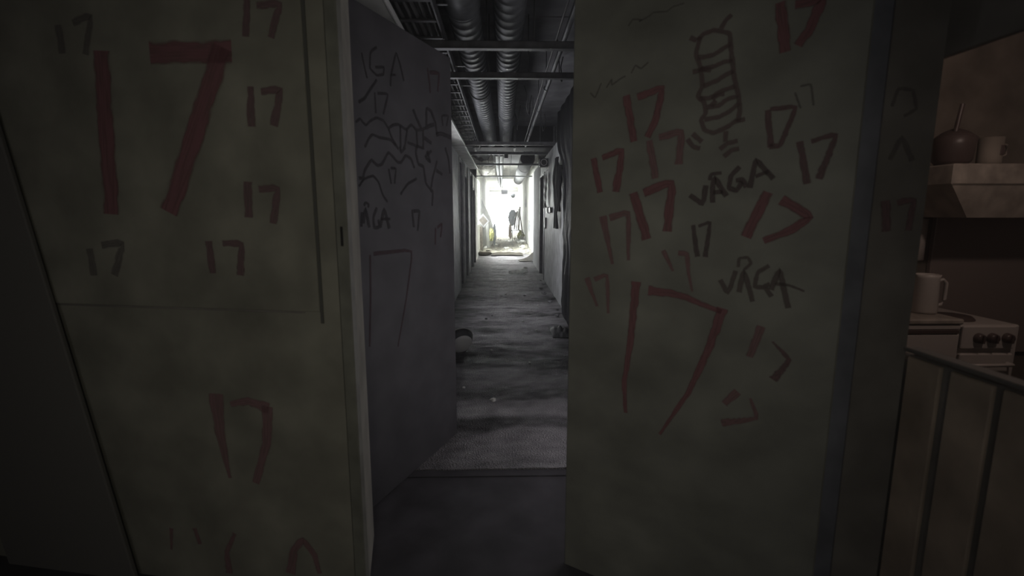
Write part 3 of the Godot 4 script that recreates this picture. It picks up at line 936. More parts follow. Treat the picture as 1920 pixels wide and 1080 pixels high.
func corridor() -> void:
	tag(mesh("floor", ground(-0.86, 1.0, 2.37, 15.9, 44, 560, true), M.grit_floor), "gritty uneven corridor floor with lit and dim bands painted in", "floor", "", "structure")
	tag(mesh("floor_far", ground(-0.86, 1.12, 15.6, 29.6, 40, 300), M.rubble), "far corridor floor heaped with pale dusty rubble", "floor", "", "structure")
	var st := begin()
	bb(st, Vector3(-1.6, -0.30, -29.6), Vector3(1.6, -0.06, -2.36), 0.0)
	tag(mesh("floor_slab", st, M.concrete), "concrete slab under the corridor floor", "floor", "", "structure")
	st = begin()
	bb(st, Vector3(-0.56, 0.0, -2.37), Vector3(0.86, 0.006, -2.31), 0.002)
	tag(mesh("trim_3", st, M.lino), "dark threshold strip across the doorway", "threshold", "", "structure")

	# left wall: panels between door recesses
	var wl := thing("wall_corridor_left", "partition of pale panels between dark doors along the corridor", "wall", Vector3.ZERO, "", "structure")
	var panels := [[2.16, 3.4], [3.405, 4.6], [4.605, 5.565], [6.835, 7.6], [7.605, 8.38], [9.20, 9.56], [10.46, 11.2], [12.12, 12.30], [13.26, 14.6]]
	for p: Array in panels:
		st = begin()
		bb(st, Vector3(-0.85, 0.0, -p[1]), Vector3(-0.726, 2.335, -p[0]), 0.004)
		mesh("wall_panel", st, M.panel_grey if p[0] < 13.0 else M.panel_white, wl)
	for y: Array in [[0.0, 0.855], [2.145, 2.335]]:      # round the added pane
		for d: Array in [[5.57, 6.83]]:
			st = begin()
			bb(st, Vector3(-0.85, y[0], -d[1]), Vector3(-0.726, y[1], -d[0]), 0.004)
			mesh("wall_panel", st, M.panel_grey, wl)
	for p: Array in [[9.56, 10.46, 2.13], [12.30, 13.26, 2.0]]:
		st = begin()
		bb(st, Vector3(-0.83, p[2], -p[1]), Vector3(-0.732, 2.335, -p[0]), 0.004)
		mesh("transom_panel", st, M.panel_white, wl)
	for p: Array in [[8.38, 9.20], [11.2, 12.12]]:
		st = begin()
		bb(st, Vector3(-0.85, 2.29, -p[1]), Vector3(-0.74, 2.335, -p[0]), 0.004)
		mesh("transom_panel", st, M.panel_grey, wl)
	for d: float in [8.36, 9.215, 9.545, 10.48, 11.18, 12.13, 13.28]:
		st = begin()
		bb(st, Vector3(-0.74, 0.0, -d - 0.025), Vector3(-0.712, 2.3, -d + 0.025), 0.004)
		mesh("door_casing", st, M.panel_white, wl)
	st = begin()                 # the upper, recessed part above the soffit
	bb(st, Vector3(-1.15, 2.33, -15.0), Vector3(-1.0, 3.0, -1.6))
	mesh("upper_wall", st, M.concrete, wl)
	st = begin()
	bb(st, Vector3(-1.1, 2.31, -14.6), Vector3(-0.86, 2.33, -1.9), 0.0)
	mesh("wall_cap", st, M.concrete, wl)
	st = begin()
	bb(st, Vector3(-1.15, 2.2, -14.75), Vector3(-0.75, 3.0, -14.6), 0.0)
	mesh("wall_return", st, M.plaster_white, wl)

	var dn := 3
	for d: Array in [[8.38, 9.20, 2.29, "dark full-height door, first of those set into the pale partition"], [9.56, 10.46, 2.13, "dark door under a pale transom, second in the pale partition"], [11.2, 12.12, 2.29, "dark full-height door, third in the pale partition"], [12.30, 13.26, 2.0, "dark door under a pale transom, last in the pale partition"]]:
		var o := thing("door_%d" % dn, d[3], "door", Vector3(-0.80, 0, -(d[0] + d[1]) / 2.0), "", "structure")
		dn += 1
		var w: float = d[1] - d[0]
		st = begin()
		bb(st, Vector3(-0.02, 0.01, -w / 2.0 + 0.04), Vector3(0.02, d[2] - 0.04, w / 2.0 - 0.04), 0.004)
		var leaf := mesh("door_leaf", st, M.door_dark, o)
		st = begin()
		for s: int in [-1, 1]:
			bb(st, Vector3(-0.04, 0, s * (w / 2.0 - 0.021) - 0.02), Vector3(0.06, d[2], s * (w / 2.0 - 0.021) + 0.02), 0.003)
		bb(st, Vector3(-0.04, d[2] - 0.04, -w / 2.0), Vector3(0.06, d[2], w / 2.0), 0.003)
		mesh("door_frame", st, M.steel_dark, o)
		st = begin()
		tube(st, [Vector3(0.02, 1.03, w * 0.36), Vector3(0.06, 1.03, w * 0.36), Vector3(0.065, 1.03, w * 0.33), Vector3(0.065, 1.03, w * 0.22)], 0.009, 8)
		mesh("door_handle", st, M.galvanised, leaf)

	# soffit along its top
	var so := thing("trim_4", "narrow panelled soffit with a bright lip over the pale partition", "soffit", Vector3.ZERO, "", "structure")
	var cuts := [2.0, 3.6, 5.4, 7.40, 9.05, 10.3, 11.3]
	for i in cuts.size() - 1:
		var dy := 0.006 * (i % 3)
		st = begin()
		bb(st, Vector3(-0.73, 2.338 + dy, -cuts[i + 1] + 0.012), Vector3(-0.556, 2.35 + dy, -cuts[i]), 0.002)
		mesh("soffit_panel", st, M.panel_white, so)
		st = begin()
		bb(st, Vector3(-0.554, 2.334 + dy, -cuts[i + 1] + 0.004), Vector3(-0.540, 2.366 + dy, -cuts[i]), 0.003)
		mesh("lip", st, M.white_plastic, so)

	# right wall
	var wr := thing("wall_corridor_right", "grey corridor wall behind the hanging black sheeting", "wall", Vector3.ZERO, "", "structure")
	for p: Array in [[1.75, 1.94], [3.06, 4.2], [4.204, 5.4], [5.404, 6.6], [6.604, 7.8], [7.804, 9.68], [10.82, 13.1]]:
		st = begin()
		bb(st, Vector3(0.855, 0.0, -p[1]), Vector3(1.0, 2.44, -p[0]), 0.003)
		mesh("wall_panel", st, M.panel_grey if p[0] < 10.0 else M.concrete, wr)
	for y: Array in [[0.0, 0.03], [2.295, 2.44]]:      # round the added pane
		st = begin()
		bb(st, Vector3(0.855, y[0], -3.055), Vector3(1.0, y[1], -1.945), 0.003)
		mesh("wall_panel", st, M.panel_grey, wr)
	st = begin()
	bb(st, Vector3(0.86, 2.16, -10.82), Vector3(1.0, 2.44, -9.68), 0.003)
	mesh("transom_panel", st, M.panel_grey, wr)
	st = begin()
	bb(st, Vector3(1.3, 2.3, -13.2), Vector3(1.45, 3.0, -1.6), 0.0)
	mesh("upper_wall", st, M.concrete, wr)
	st = begin()
	bb(st, Vector3(1.0, 2.40, -13.2), Vector3(1.4, 2.44, -1.7), 0.0)
	mesh("wall_cap", st, M.concrete, wr)
	var o7 := thing("door_7", "dark door set into the grey wall beyond the hanging sheeting", "door", Vector3(0.93, 0, -10.25), "", "structure")
	st = begin()
	bb(st, Vector3(-0.02, 0.01, -0.53), Vector3(0.02, 2.13, 0.53), 0.004)
	var leaf7 := mesh("door_leaf", st, M.door_dark, o7)
	st = begin()
	for s: int in [-1, 1]:
		bb(st, Vector3(-0.085, 0, s * 0.555 - 0.025), Vector3(0.05, 2.16, s * 0.555 + 0.025), 0.003)
	bb(st, Vector3(-0.085, 2.12, -0.57), Vector3(0.05, 2.16, 0.57), 0.003)
	mesh("door_frame", st, M.steel_dark, o7)
	st = begin()
	tube(st, [Vector3(-0.02, 1.03, 0.42), Vector3(-0.06, 1.03, 0.42), Vector3(-0.065, 1.03, 0.30)], 0.009, 8)
	mesh("door_handle", st, M.galvanised, leaf7)

	# far stretch: bare white plaster, an opening added for light in the left wall, the open end
	var fl := thing("wall_far_left", "bare white plaster wall behind the leaning gypsum board", "wall", Vector3.ZERO, "", "structure")
	for b: Array in [[14.6, 14.9, 0.0, 2.95], [16.9, 29.6, 0.0, 2.95], [14.9, 16.9, 0.0, 1.0], [14.9, 16.9, 2.4, 2.95]]:
		st = begin()
		bb(st, Vector3(-0.92, b[2], -b[1]), Vector3(-0.75, b[3], -b[0]), 0.0)
		mesh("wall_panel", st, M.plaster_white, fl)
	var fr := thing("wall_far_right", "peeling white plaster wall at the bright end of the corridor", "wall", Vector3.ZERO, "", "structure")
	st = begin()
	bb(st, Vector3(0.98, 0.0, -29.6), Vector3(1.15, 2.95, -13.1), 0.0)
	mesh("wall_panel", st, M.plaster_white, fr)
	for b: Array in [[14.2, 1.2, 0.9, 0.8], [15.6, 1.75, 0.5, 0.7], [17.2, 0.9, 1.2, 0.5], [19.5, 1.7, 1.3, 0.6]]:   # patches where the plaster has come off
		st = begin()
		var pb: Array = b
		sheet(st, 8, 8, 0.004, func(u: float, v: float) -> Vector3:
			var an := TAU * u
			var r := v * (0.75 + 0.9 * noise.get_noise_2d(cos(an) * 60.0 + pb[0] * 90.0, sin(an) * 60.0))
			return Vector3(0.972, pb[1] + sin(an) * r * pb[3] * 0.5, -pb[0] + cos(an) * r * pb[2] * 0.5))
		mesh("peeled_patch", st, M.concrete, fr)
	st = begin()
	bb(st, Vector3(0.93, 0.0, -13.35), Vector3(1.0, 2.44, -13.08), 0.006)
	tag(mesh("trim_5", st, M.concrete), "grey pilaster where the grey wall meets the peeling plaster", "pilaster", "", "structure")
	var en := thing("wall_end", "white header and jambs round the glaring open end of the corridor", "wall", Vector3.ZERO, "", "structure")
	st = begin()
	bb(st, Vector3(-0.9, 2.47, -29.7), Vector3(1.15, 2.95, -29.5), 0.01)
	mesh("header", st, M.plaster_white, en)
	for y: float in [2.43, 2.68]:
		st = begin()
		bb(st, Vector3(-0.74, y - 0.017, -29.48), Vector3(0.97, y + 0.017, -29.42), 0.006)
		mesh("rail", st, M.steel_dark, en)
	for s: Array in [[-0.76, -0.68], [0.93, 0.99]]:
		st = begin()
		bb(st, Vector3(s[0], 0, -29.66), Vector3(s[1], 2.47, -29.5), 0.01)
		mesh("jamb", st, M.panel_white, en)

	# ceiling slabs with open joints
	var ce := thing("ceiling", "rough concrete ceiling slabs above the ducts", "ceiling", Vector3.ZERO, "", "structure")
	var d0 := 1.2
	for d1: float in [4.17, 7.09, 10.0, 12.9, 15.8]:
		st = begin()
		bb(st, Vector3(-1.3, 2.92, -d1 + 0.012), Vector3(1.5, 3.08, -d0), 0.006)
		mesh("ceiling_slab", st, M.concrete, ce)
		d0 = d1
	st = begin()
	# the far slab has a skylight opening, added to light the rubble
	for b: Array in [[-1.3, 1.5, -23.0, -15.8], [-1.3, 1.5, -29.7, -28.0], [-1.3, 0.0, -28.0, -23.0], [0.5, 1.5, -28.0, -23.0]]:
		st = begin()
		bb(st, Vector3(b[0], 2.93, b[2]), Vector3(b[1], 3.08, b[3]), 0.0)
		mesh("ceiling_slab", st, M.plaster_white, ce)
	# ground outside
	st = begin()
	bb(st, Vector3(-30, -0.4, -90), Vector3(30, -0.08, -29.6), 0.0)
	tag(mesh("ground_outside", st, M.snow), "pale ground outside the open end of the corridor", "ground", "", "structure")

# ---------------------------------------------------------------- ducts, tray, beams, pipes
func duct(called: String, label: String, at: Vector3, r: float, length: float, yaw: float, pitch_len := 0.12, m: StandardMaterial3D = null) -> Node3D:
	var o := thing(called, label, "duct", at)
	o.rotation.y = yaw
	var t := Transform3D(Basis(Vector3(1, 0, 0), -PI / 2), Vector3.ZERO)
	var prof := [Vector2(r * 0.9, 0.0), Vector2(r, 0.0)]
	var y := 0.0
	while y < length - pitch_len:
		prof.append_array([Vector2(r, y + pitch_len * 0.80), Vector2(r + 0.005, y + pitch_len * 0.86), Vector2(r + 0.005, y + pitch_len * 0.96), Vector2(r, y + pitch_len)])
		y += pitch_len
	prof.append(Vector2(r * 0.9, y))
	var st := begin()
	lathe(st, prof, 28, t)
	mesh("duct_pipe", st, m if m else M.galvanised, o)
	return o

func sleeve(o: Node3D, r: float, y0: float, y1: float) -> void:
	var t := Transform3D(Basis(Vector3(1, 0, 0), -PI / 2), Vector3.ZERO)
	var st := begin()
	lathe(st, [Vector2(r, y0), Vector2(r + 0.010, y0), Vector2(r + 0.010, y0 + 0.02), Vector2(r + 0.006, y0 + 0.025), Vector2(r + 0.006, y1 - 0.025), Vector2(r + 0.010, y1 - 0.02), Vector2(r + 0.010, y1), Vector2(r, y1)], 28, t)
	mesh("coupling_sleeve", st, M.galvanised, o)

func ceiling_works() -> void:
	var st: SurfaceTool
	var da := duct("air_duct", "round ribbed metal duct running beside the cable tray", Vector3(-0.246, 2.617, -2.0), 0.102, 6.9, -0.008)
	sleeve(da, 0.104, 0.75, 1.15)
	sleeve(da, 0.102, 3.2, 3.3)
	var db := duct("air_duct", "round ribbed metal duct between its twin and the thin pipe", Vector3(0.05, 2.617, -2.0), 0.098, 6.9, -0.0034)
	sleeve(db, 0.098, 4.4, 4.5)
	# small brackets sticking out of the first duct
	for d: float in [0.98, 2.15, 2.75]:
		st = begin()
		bb(st, Vector3(-0.17, -0.085, -d - 0.012), Vector3(-0.05, -0.078, -d + 0.012), 0.001)
		mesh("bracket", st, M.steel_lip, da)

	# cross channels
	var beam_labels := ["steel cross channel under the two ducts, nearest to the doors", "second steel cross channel under the two ducts, counting from the doors", "steel cross channel where the two ribbed ducts end", "steel cross channel under the wide box duct", "thin steel cross channel level with the black wall box", "thin pale cross channel, farthest of all, over the bright stretch"]
	var k := 0
	for b: Array in [[3.40, -0.62, 1.02, 0.052], [4.10, -0.62, 1.02, 0.048], [7.95, -0.70, 1.12, 0.055], [9.20, -0.60, 1.05, 0.05], [11.2, -0.60, 0.86, 0.04], [14.7, -0.75, 0.93, 0.035]]:
		var o := thing("cross_channel", beam_labels[k], "beam", Vector3(0, 2.43, -b[0]))
		k += 1
		var h: float = b[3]
		st = begin()
		bb(st, Vector3(b[1], 0.004, -0.002), Vector3(b[2], h, 0.002), 0.0008)
		mesh("web", st, M.steel_dark if b[0] < 11.0 else M.panel_grey, o)
		st = begin()
		bb(st, Vector3(b[1], 0.0, -0.040), Vector3(b[2], 0.0045, 0.012), 0.0012)
		mesh("flange", st, M.steel_lip, o)
		st = begin()
		bb(st, Vector3(b[1], h - 0.004, -0.040), Vector3(b[2], h, 0.002), 0.0012)
		mesh("flange", st, M.steel_dark, o)
		for x: float in ([-0.096, 0.22, 0.62] if b[0] < 10.0 else ([-0.3, 0.22] if b[0] < 12.0 else [0.25])):
			st = begin()
			tube(st, [Vector3(x, 0.01, -0.02), Vector3(x, 0.085 if b[0] == 9.20 else 0.49, -0.02)], 0.005, 6)
			mesh("hanger_rod", st, M.steel_dark, o)

	# cable tray
	var tr := thing("cable_tray", "ladder cable tray slung beside the ducts, full of cables", "cable tray", Vector3(0, 2.49, 0))
	for x: float in [-0.735, -0.375]:
		st = begin()
		bb(st, Vector3(x - 0.0015, 0, -8.9), Vector3(x + 0.0015, 0.06, -1.7), 0.0005)
		bb(st, Vector3(x - 0.012, 0, -8.9), Vector3(x + 0.002, 0.004, -1.7), 0.001)
		bb(st, Vector3(x - 0.012, 0.057, -8.9), Vector3(x + 0.002, 0.061, -1.7), 0.001)
		mesh("rail", st, M.steel_dark, tr)
	for i in 24:
		st = begin()
		bb(st, Vector3(-0.735, 0.010, -1.98 - 0.29 * i - 0.016), Vector3(-0.377, 0.022, -1.98 - 0.29 * i + 0.016), 0.003)
		mesh("rung", st, M.steel_dark, tr)
	for i in 7:
		var pts := []
		var x0 := -0.69 + 0.045 * i
		for j in 27:
			pts.append(Vector3(x0 + 0.014 * noise.get_noise_2d(j * 13.0, i * 170.0), 2.532 + 0.003 * noise.get_noise_2d(j * 31.0, i * 90.0 + 500.0) + 0.003 * (i % 2), -1.7 - j * 0.272))
		st = begin()
		var rr := 0.011 + 0.003 * ((i * 5) % 3)
		tube(st, pts, rr, 8)
		tag(mesh("cable", st, M.cable_black if i % 3 else M.cable_grey), ["cable at the wall edge of the ladder cable tray", "second cable in the ladder tray, counting from the wall edge", "third cable in the ladder tray, counting from the wall edge", "cable along the middle of the ladder cable tray", "third cable in the ladder tray, counting from the ducts", "second cable in the ladder tray, counting from the ducts", "cable at the duct edge of the ladder cable tray"][i], "cable", "cables in the ladder cable tray")

	# thin pipe and conduit along the right
	var pp := thing("water_pipe", "thin bright pipe running along the ceiling by the sheeting wall", "pipe", Vector3(0.435, 2.55, 0))
	st = begin()
	tube(st, [Vector3(0, 0, -1.7), Vector3(0.006, -0.004, -4.4), Vector3(0, 0.0, -7.0), Vector3(0, 0, -8.95)], 0.019, 14)
	mesh("pipe", st, M.galvanised, pp)
	for d: float in [2.6, 4.9, 5.9, 6.9, 7.7]:
		st = begin()
		lathe(st, [Vector2(0.018, -0.012), Vector2(0.024, -0.012), Vector2(0.024, 0.012), Vector2(0.018, 0.012)], 14, Transform3D(Basis(Vector3(1, 0, 0), -PI / 2), Vector3(0, 0, -d)))
		tube(st, [Vector3(0, 0.02, -d), Vector3(0, 0.37, -d)], 0.004, 6)
		mesh("pipe_clamp", st, M.steel_dark, pp)
	st = begin()
	tube(st, [Vector3(0.395, 2.585, -1.7), Vector3(0.392, 2.575, -5.0), Vector3(0.398, 2.58, -8.95)], 0.007, 8)
	tag(mesh("conduit", st, M.cable_grey), "thin conduit beside the bright ceiling pipe", "conduit")

	# box duct across the corridor
	var bd := thing("box_duct", "wide dark box duct crossing where the ribbed ducts end", "duct", Vector3(0.1, 2.53, -9.0))
	st = begin()
	bb(st, Vector3(-0.62, 0.0, -0.55), Vector3(0.88, 0.37, 0.02), 0.006)
	mesh("duct_body", st, M.black_plastic, bd)
	for s: float in [-0.62, 0.12, 0.83]:
		st = begin()
		bb(st, Vector3(s, -0.012, -0.56), Vector3(s + 0.04, 0.385, 0.032), 0.003)
		mesh("duct_flange", st, M.steel_dark, bd)
	# a few hanging cables and hooks
	for c: Array in [[0.30, 6.2, 0.10], [0.26, 7.3, -0.04], [0.58, 7.4, 0.12], [0.52, 4.6, 0.1]]:
		st = begin()
		var pts := []
		for j in 9:
			var u := j / 8.0
			pts.append(Vector3(c[0] + c[2] * u + 0.04 * noise.get_noise_2d(j * 40.0, c[1] * 50.0), 2.90 - 0.30 * sin(PI * u), -c[1] - 0.5 * u))
		tube(st, pts, 0.006, 6)
		tag(mesh("slack_cable", st, M.cable_black), "slack black cable sagging from the ceiling slabs", "cable", "slack cables under the ceiling")

	# brighter stretch beyond
	var dc := duct("air_duct", "large pale round duct above the white wall at the bright stretch", Vector3(0.62, 2.645, -11.6), 0.17, 8.0, -0.005, 0.3, M.concrete)
	sleeve(dc, 0.17, 2.0, 2.1)
	for x: float in [-0.10, 0.0]:
		var df := duct("air_duct", "slim shiny duct in the bright stretch, %s" % ["the one nearer the fluffy insulation", "the one nearer the large pale duct"][int(x == 0.0)], Vector3(x, 2.62, -10.4), 0.045, 14.0, 0.0, 0.5)
		df.rotation.x = 0.0
	for i in 3:
		st = begin()
		var ii := i
		sheet(st, 14, 10, 0.02, func(u: float, v: float) -> Vector3:
			var d := 12.0 + ii * 1.9 + u * 1.7
			return Vector3(-0.72 + v * 0.5, 2.72 - 0.08 * sin(PI * v) + 0.16 * noise.get_noise_2d(u * 110.0 + ii * 99.0, v * 80.0), -d))
		tag(mesh("insulation_batt", st, M.insulation), ["torn fluffy insulation batt hanging nearest, beside the slim ducts", "torn fluffy insulation batt, the middle one beside the slim ducts", "torn fluffy insulation batt hanging farthest, beside the slim ducts"][i], "insulation")
	# loose boards hanging overhead in the bright stretch
	st = begin()
	bb(st, Vector3(0.05, 2.36, -9.24), Vector3(0.12, 2.431, -9.17), 0.004)
	tag(mesh("junction_box", st, M.black_case), "small dark junction box hanging under the cross channel", "box")
	var sg := thing("sign_box", "dark boxy sign hanging in front of the glaring end opening", "sign", Vector3(0.14, 2.385, -24.0))
	st = begin()
	bb(st, Vector3(-0.15, -0.11, -0.04), Vector3(0.15, 0.11, 0.04), 0.008)
	mesh("sign_case", st, M.steel_dark, sg)
	for x: float in [-0.1, 0.1]:
		st = begin()
		tube(st, [Vector3(x, 0.10, 0), Vector3(x, 0.55, 0)], 0.004, 6)
		mesh("hanger_rod", st, M.panel_white, sg)
	var gl := thing("round_lamp", "round grey lamp hanging in the top corner of the end opening", "lamp", Vector3(0.559, 2.205, -24.0))
	st = begin()
	lathe(st, [Vector2(0, -0.12), Vector2(0.06, -0.105), Vector2(0.105, -0.06), Vector2(0.12, 0), Vector2(0.105, 0.06), Vector2(0.05, 0.11), Vector2(0, 0.115)], 20)
	mesh("globe", st, M.door_dark, gl)
	st = begin()
	tube(st, [Vector3(0, 0.10, 0), Vector3(0, 0.72, 0)], 0.005, 6)
	mesh("stem", st, M.panel_white, gl)

# ---------------------------------------------------------------- what hangs on the right-hand wall
func hangings() -> void:
	var st := begin()
	sheet(st, 60, 70, 0.002, func(u: float, v: float) -> Vector3:
		var y := 0.02 + 2.75 * v
		var left := 6.35 + 0.8 * smoothstep(0.62, 0.9, v) + 0.22 * noise.get_noise_2d(v * 170.0, 20.0) * (1.0 - 0.5 * v) + 0.16 * maxf(0.0, 1.0 - absf(y - 1.08) * 9.0)
		var d := lerpf(4.4, left, u)
		var fold := 0.018 * sin(u * 17.0 + 2.0 * noise.get_noise_2d(v * 60.0, u * 40.0)) * (0.3 + 0.7 * v) + 0.03 * noise.get_noise_2d(u * 100.0, v * 90.0)
		return Vector3(0.825 - absf(fold) - 0.02 * (1.0 - v), y, -d))
	tag(mesh("plastic_sheet", st, M.black_plastic), "large black plastic sheet hung floor to ceiling beside the half-closed door", "plastic sheet")
	# a torn strip hung like a coat
	var ct := thing("hanging_strip", "torn black strips hung like a coat beside the white switch", "plastic strips", Vector3.ZERO)
	st = begin()
	sheet(st, 10, 30, 0.003, func(u: float, v: float) -> Vector3:
		var y := lerpf(1.13, 2.14, v)
		var c := 7.12 - 0.05 * v
		var w := 0.36 + 0.30 * smoothstep(0.55, 0.72, v) - 0.42 * smoothstep(0.8, 0.95, v) + 0.10 * noise.get_noise_1d(v * 190.0)
		return Vector3(0.815 - 0.04 * absf(sin(u * 6.0 + v * 3.0)), y, -(c + (u - 0.5) * w * 1.15)))
	mesh("strip", st, M.black_plastic, ct)
	st = begin()
	sheet(st, 10, 24, 0.003, func(u: float, v: float) -> Vector3:
		var y := lerpf(1.375, 1.98, v)
		var w := 0.28 + 0.18 * sin(PI * v) + 0.10 * noise.get_noise_1d(v * 170.0 + 300.0)
		return Vector3(0.80 - 0.04 * absf(sin(u * 7.0 + v * 2.0 + 1.0)), y, -(6.62 + (u - 0.5) * w)))
	mesh("strip", st, M.black_plastic, ct)
	st = begin()
	sheet(st, 8, 24, 0.003, func(u: float, v: float) -> Vector3:
		var y := lerpf(1.45, 2.08, v)
		var w := 0.30 + 0.25 * v + 0.2 * noise.get_noise_1d(v * 210.0 + 900.0)
		return Vector3(0.82 - 0.03 * absf(sin(u * 8.0 + v * 4.0)), y, -(9.0 + (u - 0.5) * w)))
	tag(mesh("torn_sheet", st, M.cable_grey), "torn grey sheet hung on the wall beyond the coat-like strips", "plastic sheet")
	# switch, sockets
	var sw := thing("light_switch", "small white switch shining on the grey wall", "switch", Vector3(0.853, 1.405, -8.72))
	st = begin()
	bb(st, Vector3(-0.045, -0.055, -0.05), Vector3(0.0, 0.055, 0.05), 0.004)
	var plate_part := mesh("switch_plate", st, M.white_plastic, sw)
	st = begin()
	bb(st, Vector3(-0.052, -0.03, -0.02), Vector3(-0.044, 0.03, 0.02), 0.003)
	mesh("rocker", st, M.white_plastic, plate_part)
	st = begin()
	bb(st, Vector3(0.815, 1.36, -8.42), Vector3(0.857, 1.45, -8.2), 0.006)
	tag(mesh("socket_box", st, M.black_case), "dark socket box beside the white switch", "socket")
	st = begin()
	bb(st, Vector3(0.825, 1.06, -9.42), Vector3(0.857, 1.27, -9.26), 0.006)
	tag(mesh("socket_box", st, M.door_dark), "dark socket box low on the wall before the dark door", "socket")
	# black box high on the wall, with the white ring of a lamp under it
	var lb := thing("wall_speaker", "black box with a pale ring, high on the grey wall", "speaker", Vector3(0.855, 2.27, -9.1))
	st = begin()
	bb(st, Vector3(-0.16, -0.075, -0.1), Vector3(0.0, 0.075, 0.1), 0.01)
	var cs := mesh("case", st, M.black_case, lb)
	st = begin()
	var ring := []
	for j in 25:
		ring.append(Vector3(-0.082 + 0.055 * cos(TAU * j / 24.0), 0.0 + 0.055 * sin(TAU * j / 24.0), 0.102))
	tube(st, ring, 0.006, 6, false)
	mesh("ring", st, M.white_plastic, cs)
	st = begin()
	bx(st, Vector3(-0.07, -0.12, 0.0), Vector3(0.12, 0.012, 0.10), 0.003, Transform3D(Basis(Vector3(0, 0, 1), 0.45), Vector3(0.03, 0.02, 0)))
	tag(mesh("bracket_shelf", st, M.white_plastic), "small pale slanting bracket under the black wall box", "bracket").position = Vector3(0.855, 2.27, -9.1)
	# dark rag and crumbs along the wall's foot
	for i in 10:
		st = begin()
		var d := 4.9 + i * 0.5 + rng.randf() * 0.3
		var s := 0.025 + rng.randf() * 0.04
		lump(st, Vector3.ZERO, Vector3(s * 1.3, s * 0.6, s * 1.6), 5, 0.5, i)
		var o := tag(mesh("debris_lump", st, M.cable_black if i % 2 else M.concrete), "crumb of dark debris along the foot of the grey wall", "debris", "debris along the grey wall")
		o.position = Vector3(0.80 - rng.randf() * 0.10, 0.018 + s * 0.2, -d)
	st = begin()
	sheet(st, 14, 14, 0.006, func(u: float, v: float) -> Vector3:
		var w := sin(PI * u) * sin(PI * v)
		return Vector3(0.55 + 0.22 * u, 0.022 + w * 0.05 * (1.0 + 1.2 * noise.get_noise_2d(u * 150.0, v * 150.0)), -5.05 - 0.5 * v))
	tag(mesh("rag", st, M.rubber), "crumpled black rag at the foot of the black plastic sheet", "rag")

